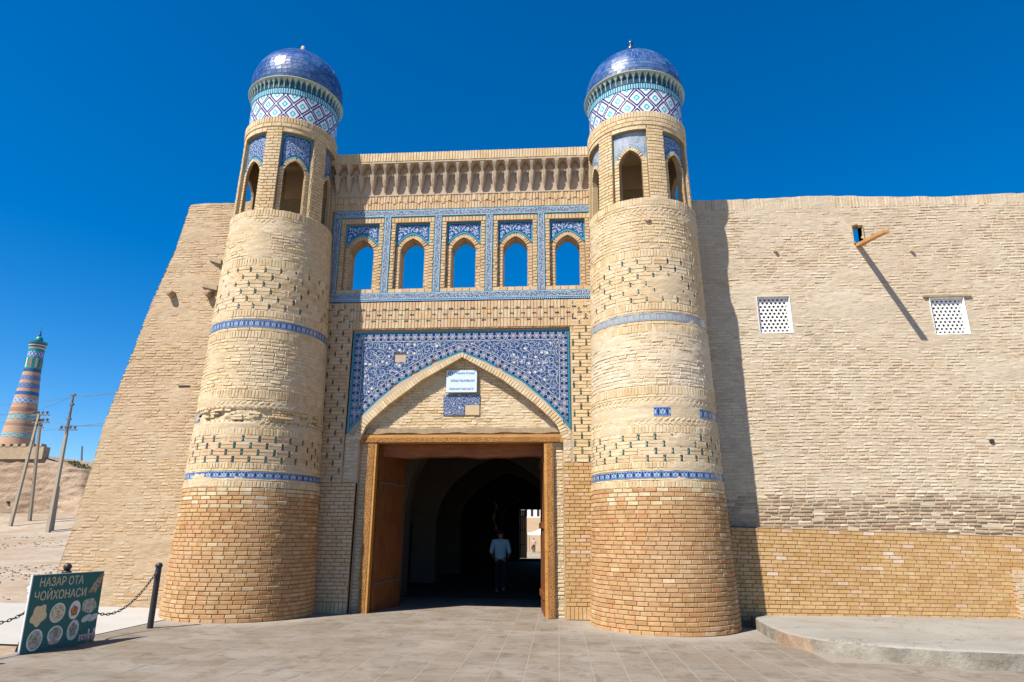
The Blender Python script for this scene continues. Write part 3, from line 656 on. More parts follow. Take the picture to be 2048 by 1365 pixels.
    for i in range(rows):
        e0 = a_lo+(PI/2-0.03-a_lo)*i/rows; e1 = a_lo+(PI/2-0.03-a_lo)*(i+1)/rows; em = (e0+e1)/2
        n = max(5, round(2*PI*Rd*math.cos(em)/0.125)); da = 2*PI/n; g = 0.005/Rd
        mv = []
        for var in range(3):
            b = MB(); S = lambda rr_, a, e: (rr_*math.cos(e)*math.sin(a), -rr_*math.cos(e)*math.cos(a), rr_*math.sin(e))
            gx = 0.005/max(0.1, Rd*math.cos(em)); jj = [random.uniform(-0.0035, 0.0035) for _ in range(4)]
            o4 = [S(Rd+jj[0], -da/2+gx, e0+g), S(Rd+jj[1], da/2-gx, e0+g), S(Rd+jj[2], da/2-gx, e1-g), S(Rd+jj[3], -da/2+gx, e1-g)]
            i4 = [S(Rd-0.012, -da/2+gx, e0+g), S(Rd-0.012, da/2-gx, e0+g), S(Rd-0.012, da/2-gx, e1-g), S(Rd-0.012, -da/2+gx, e1-g)]
            b.raw(o4+i4, [(0,1,2,3),(4,5,1,0),(5,6,2,1),(6,7,3,2),(7,4,0,3)]); mv.append((b, b.mesh('dome_tile', 'dome_tile')))
        sh = random.random()
        for k in range(n):
            a = (k+sh)*da; c = Vector((bx, ay, zc))+Vector((math.cos(em)*math.sin(a), -math.cos(em)*math.cos(a), math.sin(em)))*Rd
            cand.append((in_view(c, c-Vector((bx, ay, zc)))[0], mv[random.randrange(3)], a))
    cand.sort(key=lambda q: -q[0]); rest = MB()
    for i, (s, (b, me), a) in enumerate(cand):
        mt = Matrix.Translation((bx, ay, zc)) @ Matrix.Rotation(a, 4, 'Z')
        if i < 300 and s > 0: o = link('dome_tile', me, T); o.matrix_basis = mt
        else: rest.raw([mt @ Vector(v) for v in b.v], b.f)
    kindstuff(rest.build('dome_tiling', 'dome_tile', T))
    zt = zc+Rd
    b = MB()
    if side == 'R': b.lathe([(0.09, zt-0.03), (0.10, zt+0.05), (0.05, zt+0.09), (0.05, zt+0.18), (0.085, zt+0.25), (0.095, zt+0.31), (0.05, zt+0.36), (0.03, zt+0.39), (0.055, zt+0.44), (0.05, zt+0.49), (0.02, zt+0.56), (0.001, zt+0.58)], bx, ay, 16)
    else: b.lathe([(0.10, zt-0.03), (0.09, zt+0.10), (0.05, zt+0.18), (0.06, zt+0.26), (0.045, zt+0.31), (0.035, zt+0.36), (0.001, zt+0.37)], bx, ay, 12)
    b.build('finial', 'niche_glaze' if side == 'R' else 'tile_clay', T, True)
    W.finish(300)
    return T
RT = tower(1.882, 13.03, 0.0, [(-1, 1.34), (0, 1.33), (2.53, 1.232), (5.45, 1.162), (7.88, 1.115), (9, 1.10)],
      dict(dx=-0.035, r=(1.10, 1.055), phi=R(-16), z=(9.20, 9.62, 9.72, 10.06, 10.64, 10.77, 11.01), tile=lambda p: 'tile_belfry_worn' if math.sin(p) < 0.3 else 'tile_belfry', dome=(11.10, 1.085), du=0.2, sp=None), 'R',
      'round brick gate tower with a finial-tipped blue dome, beside the lattice window wall')
LT = tower(-6.05, 13.03, 0.10, [(-1, 1.39), (0.1, 1.375), (2.54, 1.258), (5.5, 1.165), (7.86, 1.078), (9, 1.06)],
      dict(dx=0.0, r=(1.04, 1.0), phi=R(32), z=(9.31, 9.93, 10.05, 10.30, 10.92, 11.06, 11.29), tile=lambda p: 'tile_belfry', dome=(11.575, 1.035), du=0.55, sp=None), 'L',
      'round brick gate tower with a stump-topped blue dome, near the teal menu board')
# ================================================================== ground heights
def zg(X, Y):
    X = np.asarray(X, float); Y = np.asarray(Y, float)
    base = 0.0134*(1.9-np.clip(X, -12, 9))
    left = np.interp(Y, [13, 18, 26, 32, 38, 41, 45, 60], [0.2, 0.46, 0.70, 1.15, 1.50, 2.05, 2.75, 3.0])
    mk = np.clip((-10.3-X)/3.0, 0, 1); mk = mk*mk*(3-2*mk); mk = mk*np.clip((Y-12.5)/3, 0, 1)
    right = base-np.clip(Y-42, 0, 70)*0.0157
    return right*(1-mk)+np.maximum(left, base)*mk

# ================================================================== portal
PX0, PX1 = -4.42, 0.30           # recessed frame round the pointed arch
AC, AH = -2.0, 2.12              # arch centre, half width
YP = 13.46
PO = tag(empty('gate_portal', (AC, 14.0, 0.0)), 'brick gate portal with pointed arch, blue tile spandrels and five arcade windows between the towers', 'gate')
IN_T = ([0, 0.37, 0.87, 1.55, 1.86, 2.0, 2.12], [5.21, 5.0, 4.71, 4.19, 3.90, 3.74, 3.45])
OUT_T = ([0, 0.5, 0.83, 1.32, 1.76, 2.1, 2.34, 2.42], [5.31, 5.11, 4.93, 4.65, 4.27, 3.92, 3.62, 3.50])
zin = lambda x: float(np.interp(abs(x-AC), *IN_T)); zout = lambda x: float(np.interp(abs(x-AC-(-0.03)), *OUT_T))
b = MB()
b.box((-6.6, 13.474, -0.1), (PX0, 14.3, 6.47)); b.box((PX1, 13.474, -0.1), (2.4, 14.3, 6.47)); b.box((PX0, 13.474, 5.84), (PX1, 14.3, 6.47))
b.box((PX0, 13.676, 3.44), (PX1, 14.3, 5.84)); b.box((PX0, 13.676, -0.1), (-3.95, 14.3, 3.44)); b.box((-0.08, 13.676, -0.1), (PX1, 14.3, 3.44))
b.build('portal_body', 'mortar_portal', PO)
# plate round the arch (backing of the tiles) and the slightly proud arch ring
b = MB(); N = 96
xs = sorted(set([PX0, AC-AH, AC+AH, PX1]+[AC-AH+2*AH*i/N for i in range(N+1)]))
for x0, x1 in zip(xs[:-1], xs[1:]):
    ins = x0 > AC-AH-1e-4 and x1 < AC+AH+1e-4
    z0, z1 = (zin(x0), zin(x1)) if ins else (-0.1, -0.1)
    b.quad([(x0, 13.545, z0), (x1, 13.545, z1), (x1, 13.545, 5.86), (x0, 13.545, 5.86)])
    if ins: b.quad([(x0, 13.70, z0), (x1, 13.70, z1), (x1, 13.505, z1), (x0, 13.505, z0)])
    zo0, zo1 = (zout(x0), zout(x1)) if PX0+0.03 < x0 and x1 < PX1-0.02 else (3.5, 3.5)
    if not ins: zo0 = zo1 = 3.56
    b.quad([(x0, 13.505, z0), (x1, 13.505, z1), (x1, 13.505, max(z1, zo1)), (x0, 13.505, max(z0, zo0))])
    b.quad([(x0, 13.505, max(z0, zo0)), (x1, 13.505, max(z1, zo1)), (x1, 13.545, max(z1, zo1)), (x0, 13.545, max(z0, zo0))])
for x in (AC-AH, AC+AH): b.quad([(x, 13.505, -0.1), (x, 13.70, -0.1), (x, 13.70, 3.45), (x, 13.505, 3.45)])
b.build('arch_plate', 'plaster_grey', PO)
WP = Wall(PO)
def flat(x, y, z, rot=0.0): return frame((x, y, z), (math.cos(rot), 0, math.sin(rot)), (-math.sin(rot), 0, math.cos(rot)))
def fbricks(x0, x1, z0, z1, y, mat, style='worn', L=0.205, H=0.0735, rag=0.05, pr=0.003, drop=0.0, jt=0.013, Wl=None, D=0.05):
    for (x, z, l, h) in run_courses(x0, x1, z0, z1, L, H, jt, rag):
        if random.random() >= drop: (Wl or WP).put(flat(x, y+random.uniform(-pr, pr), z, random.uniform(-1, 1)*0.008*(rag > 0.1)), l, h, style, mat, D)
def fsold(x0, x1, z0, z1, y, mat, wd=0.064, style='worn', rows=1, Wl=None):
    n = max(1, int((x1-x0)/wd)); h = (z1-z0)/rows
    for r_ in range(rows):
        for k in range(n):
            (Wl or WP).put(flat(x0+(k+0.5)*(x1-x0)/n, y+random.uniform(-0.003, 0.003), z0+(r_+0.5)*h, random.uniform(-0.012, 0.012)), (x1-x0)/n-0.009, h-0.010, style, mat, 0.04, 'soldier_brick')
def fdots(x0, x1, z0, z1, y, mat, sp=0.28, rowh=0.155, keep=0.93):
    rows = round((z1-z0)/rowh); h = (z1-z0)/rows
    for k in range(rows):
        z = z0+(k+0.5)*h; x = x0-(k % 2)*sp/2+0.06; prev = x0
        while True:
            if x > x0+0.03 and x < x1-0.03:
                if random.random() < keep: put_insert(flat(x, y-0.004, z, random.uniform(-0.06, 0.06)), PO)
            e = min(x, x1)
            if e-prev > 0.05:
                for q in (0, 1): WP.put(flat((prev+e)/2, y+random.uniform(-0.003, 0.003), z-h/4+q*h/2), e-prev-0.036, h/2-0.010, 'worn', mat)
            prev = max(x, x0)
            if x > x1: break
            x += sp
# left strip and pier
fdots(-5.25, PX0-0.005, 2.58, 6.47, YP, 'brick_portal'); fbricks(-5.25, AC-AH, 0.30, 2.57, YP, 'brick_portal', 'new'); fsold(-5.25, AC-AH-0.01, 0.07, 0.295, YP, 'brick_portal', 0.075)
# right strip and pier
fdots(PX1+0.005, 1.05, 2.98, 6.47, YP, 'brick_pale'); fbricks(AC+AH, 1.05, 0.27, 2.97, YP, 'brick_yellow', 'new'); fsold(AC+AH+0.01, 1.05, 0.03, 0.265, YP, 'brick_yellow', 0.075)
for a_, c_ in (((-5.4, YP+0.012, -0.1), (AC-AH, 13.6, 2.575)), ((AC+AH, YP+0.012, -0.1), (1.1, 13.6, 2.975))): b = MB(); b.box(a_, c_); b.build('pier_core', 'mortar_dark', PO)
for xa, xb, za in ((PX0+0.01, AC-AH-0.005, 2.58), (AC+AH+0.005, PX1-0.01, 2.98)): fbricks(xa, xb, za, 3.60, 13.500, 'brick_pale', 'old', 0.2, 0.0735, 0.2, 0.004, 0.08, 0.013, None, 0.03)
# upright bricks over the frame, with glazed inserts lying between them
fsold(-5.15, 1.05, 5.86, 6.47, YP, 'brick_portal', 0.072, 'worn', 3)
for k, z in enumerate((6.30, 6.17, 6.03)):
    x = -4.95+(k % 2)*0.12
    while x < 0.9:
        if random.random() < 0.92: put_insert(flat(x, YP-0.006, z, PI/2), PO)
        x += 0.243
# niche: brick reveal above the tiles
b = MB(); b.quad([(PX0, 13.474, 5.855), (PX1, 13.474, 5.855), (PX1, 13.56, 5.845), (PX0, 13.56, 5.845)])
for x in (PX0, PX1): b.quad([(x, 13.474, 2.9), (x, 13.56, 2.9), (x, 13.56, 5.86), (x, 13.474, 5.86)])
b.build('frame_reveal', 'brick_portal', PO)
# arch voussoirs
pts = [(AC+sg*x, z) for sg in (-1,) for x, z in list(zip(*IN_T))[::-1]]+[(AC+x, z) for x, z in list(zip(*IN_T))[1:]]
seg = [math.dist(pts[i], pts[i+1]) for i in range(len(pts)-1)]; cum = np.concatenate([[0], np.cumsum(seg)]); px, pz = zip(*pts); nv = int(cum[-1]/0.066)
for k in range(nv):
    s = (k+0.5)*cum[-1]/nv; x = float(np.interp(s, cum, px)); z = float(np.interp(s, cum, pz))
    xa, xb = (float(np.interp(s+d, cum, px)) for d in (-0.12, 0.12)); za, zb_ = (float(np.interp(s+d, cum, pz)) for d in (-0.12, 0.12))
    sl = math.atan2(zb_-za, xb-xa); wd = 0.10+0.05*min(1, abs(x-AC)/2)
    nx, nz = -math.sin(sl), math.cos(sl)
    WP.put(flat(x+nx*wd*0.46, 13.494+random.uniform(-0.003, 0.003), z+nz*wd*0.46, sl), 0.057, wd, 'worn', 'brick_pale', 0.19, 'arch_brick')
# majolica spandrel, laid in square tiles
OX = np.array([AC-0.03-q for q in OUT_T[0][::-1]]+[AC-0.03+q for q in OUT_T[0][1:]]); OZ = np.array(list(OUT_T[1][::-1])+list(OUT_T[1][1:]))
ds_ = np.concatenate([[0], np.cumsum(np.hypot(np.diff(OX), np.diff(OZ)))]); ss = np.linspace(0, ds_[-1], 260); AXs = np.interp(ss, ds_, OX); AZs = np.interp(ss, ds_, OZ)
def border(x, z):
    i = int(np.argmin((AXs-x)**2+(AZs-z)**2)); da = math.hypot(AXs[i]-x, AZs[i]-z)
    c = [(5.80-z, x), (x-(PX0+0.02), z), (PX1-0.015-x, z), (da, ss[i])]
    d, s = min(c); return (s, max(0.0, d))
NOTCH = [(-2.60, 5.08), (-3.02, 4.85), (-3.45, 4.58), (-1.20, 4.93)]
tx = np.linspace(PX0+0.02, PX1-0.015, 13); tz = np.linspace(5.80, 3.50, 7)
for i in range(12):
    for j in range(6):
        x0, x1 = tx[i]+0.0015, tx[i+1]-0.0015; zt, zl = tz[j]-0.0015, tz[j+1]+0.0015
        b = MB(); n = 9; yy = 13.522+random.uniform(-0.002, 0.002)
        for a in range(n):
            xa, xb = x0+(x1-x0)*a/n, x0+(x1-x0)*(a+1)/n
            la, lb = max(zl, zout(xa)+0.004), max(zl, zout(xb)+0.004)
            if la >= zt and lb >= zt: continue
            la, lb = min(la, zt), min(lb, zt)
            for c in range(n):
                P4 = [(xa, la+(zt-la)*c/n), (xb, lb+(zt-lb)*c/n), (xb, lb+(zt-lb)*(c+1)/n), (xa, la+(zt-la)*(c+1)/n)]
                cx = sum(q[0] for q in P4)/4; cz = sum(q[1] for q in P4)/4
                if -3.50 < cx < -3.23 and 5.12 < cz < 5.345: continue
                if border(cx, cz)[1] < 0.06 and any(abs(cx-q[0]) < 0.075 and abs(cz-q[1]) < 0.08 for q in NOTCH): continue
                b.quad([(q[0], yy, q[1]) for q in P4], P4, border=[border(*q) for q in P4])
            if la > zl+1e-4 or lb > zl+1e-4: b.quad([(xa, yy+0.02, la), (xb, yy+0.02, lb), (xb, yy, lb), (xa, yy, la)], [(xa, la)]*4, border=[(0, 0)]*4)
        if b.f: b.build('spandrel_tile', 'tile_spandrel', PO)
# tympanum
def tymp(U, V):
    f = fbm(U*2.2, V*4, 4, 31); g = fbm(U*12, V*30, 2, 5); return U, 13.676-(-0.006+0.03*np.clip(f-0.5, 0, 1)+0.010*(g-0.5))-0.004, V
sheet('tympanum', 'mortar_pale', PO, np.linspace(AC-AH-0.02, AC+AH+0.02, 110), np.linspace(3.42, 5.25, 60), tymp)
for (x, z, l, h) in run_courses(AC-AH, AC+AH, 3.72, 5.24, 0.21, 0.062, 0.012, 0.2):
    if z < zin(x)+0.05: WP.put(flat(x, 13.670+random.uniform(-0.004, 0.004), z, random.uniform(-0.012, 0.012)), l, h, 'old', 'brick_pale', 0.03)
# rough brick jambs beside the door posts
fbricks(AC-AH+0.01, -3.95, 0.05, 3.40, 13.668, 'brick_pale', 'old', 0.2, 0.07, 0.2, 0.006)
fbricks(-0.10, AC+AH-0.01, 0.02, 3.40, 13.668, 'brick_pale', 'old', 0.2, 0.07, 0.2, 0.006)
# lintel, weathered timber over it, carved posts
def timber(name, mat, x0, x1, y0, y1, z0, z1, wob=0.0, n=30, parent=PO, seed=1):
    b = MB(); rg = random.Random(seed); sec = []
    for i in range(n+1):
        x = x0+(x1-x0)*i/n; w1 = wob*(math.sin(i*0.55+seed)+0.6*math.sin(i*1.3+seed*2)); w2 = wob*(math.sin(i*0.4+seed*3)+0.5*math.sin(i*1.7))
        sec.append([(x, y0+wob*0.3*math.sin(i*0.9), z0+w1), (x, y1, z0+w1), (x, y1, z1+w2*0.4), (x, y0, z1+w2*0.4)])
    for a, c in zip(sec[:-1], sec[1:]):
        for k in range(4): b.quad([a[k], c[k], c[(k+1) % 4], a[(k+1) % 4]])
    b.quad(sec[0]); b.quad(sec[-1][::-1]); return b.build(name, mat, parent)
timber('weathered_timber', 'wood_old', AC-2.0, AC+2.03, 13.60, 13.70, 3.60, 3.70, 0.012, 40, seed=4)
timber('lintel', 'wood_lintel', AC-2.11, AC+2.115, 13.585, 13.80, 3.40, 3.565, 0.0, 2)
b = MB(); b.box((AC-2.05, 13.576, 3.412), (AC+2.05, 13.59, 3.505)); b.build('carved_strip', 'wood_carved', PO)
timber('warped_beam', 'wood_beam', -3.95, -0.05, 13.95, 14.25, 3.15, 3.42, 0.014, 26, seed=2)
for x0, x1, k in ((-3.945, -3.765, 0), (-0.275, -0.085, 1)):
    b = MB(); b.box((x0, 13.60, 0.0), (x1, 13.78, 3.405)); b.build('door_post', 'wood_lintel', PO)
    b = MB(); b.box((x0+0.055*k, 13.59, 0.04), (x1-0.015-0.03*(1-k), 13.605, 3.38)); b.build('carved_strip', 'wood_carved', PO)
# door leaves swung inwards
MAT['iron'] = plain('iron', (0.10, 0.07, 0.05), 0.6, 0.4)
def leaf(hx, hy, ex, ey, z0, z1, side):
    d = Vector((ex-hx, ey-hy, 0)); L = d.length; mt = frame((hx, hy, 0), d, (0, 0, 1))
    rb_ = MB()
    for z in (0.35, 1.7, 3.0): rb_.raw([mt @ Vector(q) for q in ((0.02, 0.03, z), (L-0.02, 0.03, z), (L-0.02, 0.06, z), (0.02, 0.06, z), (0.02, 0.03, z+0.12), (L-0.02, 0.03, z+0.12), (L-0.02, 0.06, z+0.12), (0.02, 0.06, z+0.12))], [(0,3,2,1),(4,5,6,7),(0,1,5,4),(1,2,6,5),(2,3,7,6),(3,0,4,7)])
    root = rb_.build('door_leaf', 'wood_door', PO)
    n = 5; pw = L/n
    for k in range(n):
        b = MB(); t = random.uniform(-0.004, 0.004)
        b.raw([mt @ Vector(q) for q in ((k*pw+0.003, -0.03+t, z0), ((k+1)*pw-0.003, -0.03+t, z0), ((k+1)*pw-0.003, 0.03, z0), (k*pw+0.003, 0.03, z0), (k*pw+0.003, -0.03+t, z1), ((k+1)*pw-0.003, -0.03+t, z1), ((k+1)*pw-0.003, 0.03, z1), (k*pw+0.003, 0.03, z1))],
              [(0,3,2,1),(4,5,6,7),(0,1,5,4),(1,2,6,5),(2,3,7,6),(3,0,4,7)])
        b.build('plank', 'wood_door', root)
    for z in (0.62, 2.62):
        b = MB(); b.raw([mt @ Vector((x, y, zz_)) for (x, y, zz_) in ((0.1, -0.042, z-0.03), (L-0.05, -0.042, z-0.03), (L-0.05, -0.042, z+0.03), (0.1, -0.042, z+0.03), (0.1, -0.03, z-0.03), (L-0.05, -0.03, z-0.03), (L-0.05, -0.03, z+0.03), (0.1, -0.03, z+0.03))], [(0,1,2,3),(4,0,3,7),(1,5,6,2),(3,2,6,7),(4,5,1,0)])
        for k in range(11):
            c = mt @ Vector((0.16+k*(L-0.26)/10, -0.042, z)); nn = (mt.to_3x3() @ Vector((0, -1, 0)))
            b.tube([c, c+nn*0.02, c+nn*0.028], [0.026, 0.02, 0.004], 7)
        b.build('studded_strap', 'iron', root)
    return root
leaf(-3.77, 13.80, -3.50, 15.08, 0.08, 3.30, 1)
leaf(-0.265, 13.80, -0.365, 15.05, 0.05, 3.30, -1)

# ---------------- arcade of five windows
Z0, Z1 = 6.49, 8.705; BW = 0.17; CX = [-4.37+1.165*k for k in range(5)]
def strip(x0, z0, x1, z1, wd, y, name, mat='tile_border', seg=None, flip=False):
    """raised tile strip from (x0,z0) to (x1,z1), wd wide, split into single tiles"""
    L = math.hypot(x1-x0, z1-z0); n = max(1, round(L/0.30)); ux, uz = (x1-x0)/L, (z1-z0)/L; nx, nz = -uz, ux
    for k in range(n):
        a, c = L*k/n+0.001, L*(k+1)/n-0.001; yy = y+random.uniform(-0.0015, 0.0015); b = MB()
        Pt = lambda s, q, yv: (x0+ux*s+nx*q, yv, z0+uz*s+nz*q)
        b.quad([Pt(a, -wd/2, yy), Pt(c, -wd/2, yy), Pt(c, wd/2, yy), Pt(a, wd/2, yy)], [(a, 0), (c, 0), (c, 1), (a, 1)])
        for s0, q0, s1, q1 in ((a, -wd/2, c, -wd/2), (c, wd/2, a, wd/2)): b.quad([Pt(s0, q0, yy+0.03), Pt(s1, q1, yy+0.03), Pt(s1, q1, yy), Pt(s0, q0, yy)], [(a, 0)]*4)
        b.build(name, mat, PO)
X0, X1 = -5.04, 0.97
b = MB(); YB = 13.90
HWR, HWO, ZSL, ZAP, ZSP, ZTOP = 0.39, 0.272, 6.785, 8.02, 7.70, 8.385
def bay(c):
    x0, x1 = c-0.5825, c+0.5825; yf = YP+0.012; yr = 13.545
    b.quad([(x0, yf, Z0), (x1, yf, Z0), (x1, yf, ZSL), (x0, yf, ZSL)]); b.quad([(x0, yf, ZTOP), (x1, yf, ZTOP), (x1, yf, Z1), (x0, yf, Z1)])
    b.quad([(x0, yf, ZSL), (c-HWR, yf, ZSL), (c-HWR, yf, ZTOP), (x0, yf, ZTOP)]); b.quad([(c+HWR, yf, ZSL), (x1, yf, ZSL), (x1, yf, ZTOP), (c+HWR, yf, ZTOP)])
    b.quad([(c-HWR, yf, ZTOP), (c+HWR, yf, ZTOP), (c+HWR, yr, ZTOP), (c-HWR, yr, ZTOP)])
    for sx in (-HWR, HWR): b.quad([(c+sx, yf, ZSL), (c+sx, yr, ZSL), (c+sx, yr, ZTOP), (c+sx, yf, ZTOP)])
    b.quad([(c-HWR, yf, ZSL), (c+HWR, yf, ZSL), (c+HWR, YB, ZSL), (c-HWR, YB, ZSL)])
    for y in (yr, YB):
        wa = HWR if y == yr else 0.5825; n = 24
        b.quad([(c-wa, y, ZSL), (c-HWO, y, ZSL), (c-HWO, y, ZTOP), (c-wa, y, ZTOP)]); b.quad([(c+HWO, y, ZSL), (c+wa, y, ZSL), (c+wa, y, ZTOP), (c+HWO, y, ZTOP)])
        for k in range(n):
            t0, t1 = -1+2*k/n, -1+2*(k+1)/n; a0, a1 = arch_z(t0, ZSP, ZAP), arch_z(t1, ZSP, ZAP)
            b.quad([(c+t0*HWO, y, a0), (c+t1*HWO, y, a1), (c+t1*HWO, y, ZTOP), (c+t0*HWO, y, ZTOP)])
            if y == yr: b.quad([(c+t0*HWO, YB, a0), (c+t1*HWO, YB, a1), (c+t1*HWO, yr, a1), (c+t0*HWO, yr, a0)])
    for sx in (-HWO, HWO): b.quad([(c+sx, yr, ZSL), (c+sx, YB, ZSL), (c+sx, YB, ZSP), (c+sx, yr, ZSP)])
    b.quad([(x0, YB, ZTOP), (x1, YB, ZTOP), (x1, YB, Z1), (x0, YB, Z1)]); b.quad([(x0, YB, Z0), (x1, YB, Z0), (x1, YB, ZSL), (x0, YB, ZSL)])
for c in CX: bay(c)
b.box((-6.4, 13.474, Z0-0.02), (X0+0.09, YB, Z1)); b.box((CX[4]+0.5825, 13.474, Z0-0.02), (2.2, YB, Z1))
b.build('arcade_wall', 'mortar_tan', PO)
for c in CX:
    bm = 'brick_portal'
    fsold(c-0.5, c+0.5, ZTOP+0.004, 8.515, YP, bm, 0.075); fsold(c-0.5, c+0.5, 6.675, ZSL-0.004, YP, bm, 0.15)
    for sx in (-1, 1):
        xa, xb = sorted((c+sx*HWR, c+sx*0.5)); fbricks(xa, xb, ZSL, ZTOP, YP, bm, 'worn', 0.2, 0.072, 0.0)
        xa, xb = sorted((c+sx*(HWO+0.004), c+sx*(HWR-0.004)))
        for (x, z, l, h) in run_courses(xa, xb, ZSL, ZSP+0.12, 0.4, 0.072, 0.01): WP.put(flat(x, 13.535, z), l, h, 'worn', bm, 0.02)
        # window reveal bricks, seen from the side
        for (y, z, l, h) in run_courses(13.56, YB, ZSL, ZSP, 0.19, 0.072, 0.011):
            WP.put(frame((c+sx*(HWO-0.005), y, z), (0, -sx, 0), (0, 0, 1)), l, h, 'worn', bm, 0.02)
    nv = 19
    for k in range(nv):
        t = -1+2*(k+0.5)/nv; z = arch_z(t, ZSP, ZAP); e = 0.03; sl = math.atan2(arch_z(t+e, ZSP, ZAP)-arch_z(t-e, ZSP, ZAP), 2*e*HWO) if abs(t) < 0.95 else (1.2 if t < 0 else -1.2)
        WP.put(flat(c+t*HWO-math.sin(sl)*0.05, 13.533, z+math.cos(sl)*0.05, sl), 0.040, 0.10, 'worn', bm, 0.05, 'arch_brick')
        for yq in (13.64, 13.73, 13.82):   # soffit bricks
            WP.put(frame((c+t*HWO, yq, z-0.003), (-math.cos(sl), 0, -math.sin(sl)), (0, 1, 0)), 0.036, 0.082, 'worn', bm, 0.02, 'soffit_brick')
    # majolica panel above the little arch
    sp = MB(); M = 22
    for j in range(M):
        ts = [(-1+2*q/M)*(HWR-0.004) for q in (j, j+1)]
        zo = [arch_z(min(1, abs(t)/(HWO+0.09)), ZSP-0.02, ZAP)+0.10 if abs(t) < HWO+0.09 else ZSP+0.10 for t in ts]; zo = [max(q, 7.87) for q in zo]
        for i in range(6):
            P4 = [(ts[0], zo[0]+(ZTOP-0.005-zo[0])*i/6), (ts[1], zo[1]+(ZTOP-0.005-zo[1])*i/6), (ts[1], zo[1]+(ZTOP-0.005-zo[1])*(i+1)/6), (ts[0], zo[0]+(ZTOP-0.005-zo[0])*(i+1)/6)]
            bd = [(0, min(ZTOP-q[1], HWR-abs(q[0]), (q[1]-z_)*0.8)) for q, z_ in zip(P4, (zo[0], zo[1], zo[1], zo[0]))]
            sp.quad([(c+q[0], 13.524, q[1]) for q in P4], [(q[0]+0.7, q[1]) for q in P4], border=bd)
    sp.build('spandrel_tile', 'tile_arcade', PO)
yt = YP-0.012
strip(X0, Z1-BW/2, X1, Z1-BW/2, BW, yt, 'border_tile'); strip(X0, Z0+BW/2+0.03, X1, Z0+BW/2+0.03, BW, yt, 'border_tile')
strip(X0+BW/2, Z0+BW+0.03, X0+BW/2, Z1-BW, BW, yt, 'border_tile')
for k in range(4):
    x = (CX[k]+CX[k+1])/2; strip(x, Z0+BW+0.03, x, Z1-BW, 0.155, yt, 'border_tile')
def dotted_mat():
    t = NT('tile_dots'); u, v, _ = t.uv()
    c = t.mix(t.gt(t.m('FRACT', t.mul(u, 1/0.044)), 0.55), (0.02, 0.06, 0.28), (0.5, 0.55, 0.65)); c = t.mix(t.gt(v, 0.75), c, (0.06, 0.36, 0.48))
    return t.fin(c, **GLAZE)
MAT['tile_dots'] = dotted_mat(); strip(X0, Z0+0.014, X1, Z0+0.014, 0.03, yt+0.004, 'dotted_tile', 'tile_dots')
# ---------------- upright bricks, stalactite cornice, cap
b = MB(); b.box((-6.4, 13.474, Z1), (2.2, YB, 9.83)); b.build('cornice_body', 'mortar_tan', PO)
fsold(-5.2, 1.05, Z1+0.01, 9.07, YP, 'brick_portal', 0.066, 'worn', 2)
for k in range(44):   # slightly proud bricks of the patterned row
    x = -5.1+k*0.143; WP.put(flat(x, YP-0.012, 8.93+(k % 2)*0.06), 0.055, 0.14, 'worn', 'brick_portal', 0.03, 'soldier_brick')
b = MB(); b.box((-6.3, 13.235, 9.80), (2.1, YB, 9.835)); b.box((-6.3, 13.45, 9.07), (2.1, 13.50, 9.10)); b.build('cornice_slab', 'plaster_grey', PO)
b = MB(); b.quad([(-6.3, 13.468, 9.07), (2.1, 13.468, 9.07), (2.1, 13.45, 9.80), (-6.3, 13.45, 9.80)]); b.build('cornice_back', 'plaster_grey', PO)
def stal():
    b = MB(); ZB, H = 9.075, 0.73
    def loft(secs):
        for (f0, w0, d0), (f1, w1, d1) in zip(secs[:-1], secs[1:]):
            r0 = [(-w0, 0.03), (-w0, d0*0.45), (-w0*0.45, d0), (w0*0.45, d0), (w0, d0*0.45), (w0, 0.03)]; r1 = [(-w1, 0.03), (-w1, d1*0.45), (-w1*0.45, d1), (w1*0.45, d1), (w1, d1*0.45), (w1, 0.03)]
            for k in range(5): b.quad([(r0[k][0], -r0[k][1], ZB+f0*H), (r0[k+1][0], -r0[k+1][1], ZB+f0*H), (r1[k+1][0], -r1[k+1][1], ZB+f1*H), (r1[k][0], -r1[k][1], ZB+f1*H)])
    loft([(0.07, 0.003, 0.032), (0.15, 0.018, 0.06), (0.30, 0.045, 0.11), (0.46, 0.064, 0.15), (0.56, 0.074, 0.165), (0.63, 0.085, 0.175), (0.655, 0.09, 0.18), (0.66, 0.03, 0.12)])
    loft([(0.64, 0.022, 0.135), (0.75, 0.036, 0.16), (0.84, 0.055, 0.19), (0.93, 0.085, 0.215), (0.995, 0.125, 0.225)])
    for sx in (-1, 1): b.raw([(sx*0.085, -0.12, ZB+0.60*H), (sx*0.14, -0.10, ZB+0.66*H), (sx*0.085, -0.15, ZB+0.66*H), (sx*0.085, -0.03, ZB+0.64*H)], [(0, 1, 2), (0, 3, 1), (1, 3, 2)])
    return b.mesh('stalactite', 'plaster_grey')
me = stal(); per = 0.2835
for k in range(22):
    x = -5.03+k*per
    o = link('stalactite', me, PO); o.matrix_basis = Matrix.Translation((x, 13.46, 0)) @ Matrix.Diagonal((random.uniform(0.93, 1.06), random.uniform(0.95, 1.03), 1, 1))
fsold(-5.6, 1.3, 9.838, 10.065, 13.225, 'brick_pale', 0.064, 'worn', 1)
b = MB(); b.box((-6.3, 13.238, 9.836), (2.1, YB, 10.05)); b.build('cornice_cap', 'mortar_pale', PO)
WP.finish(300)

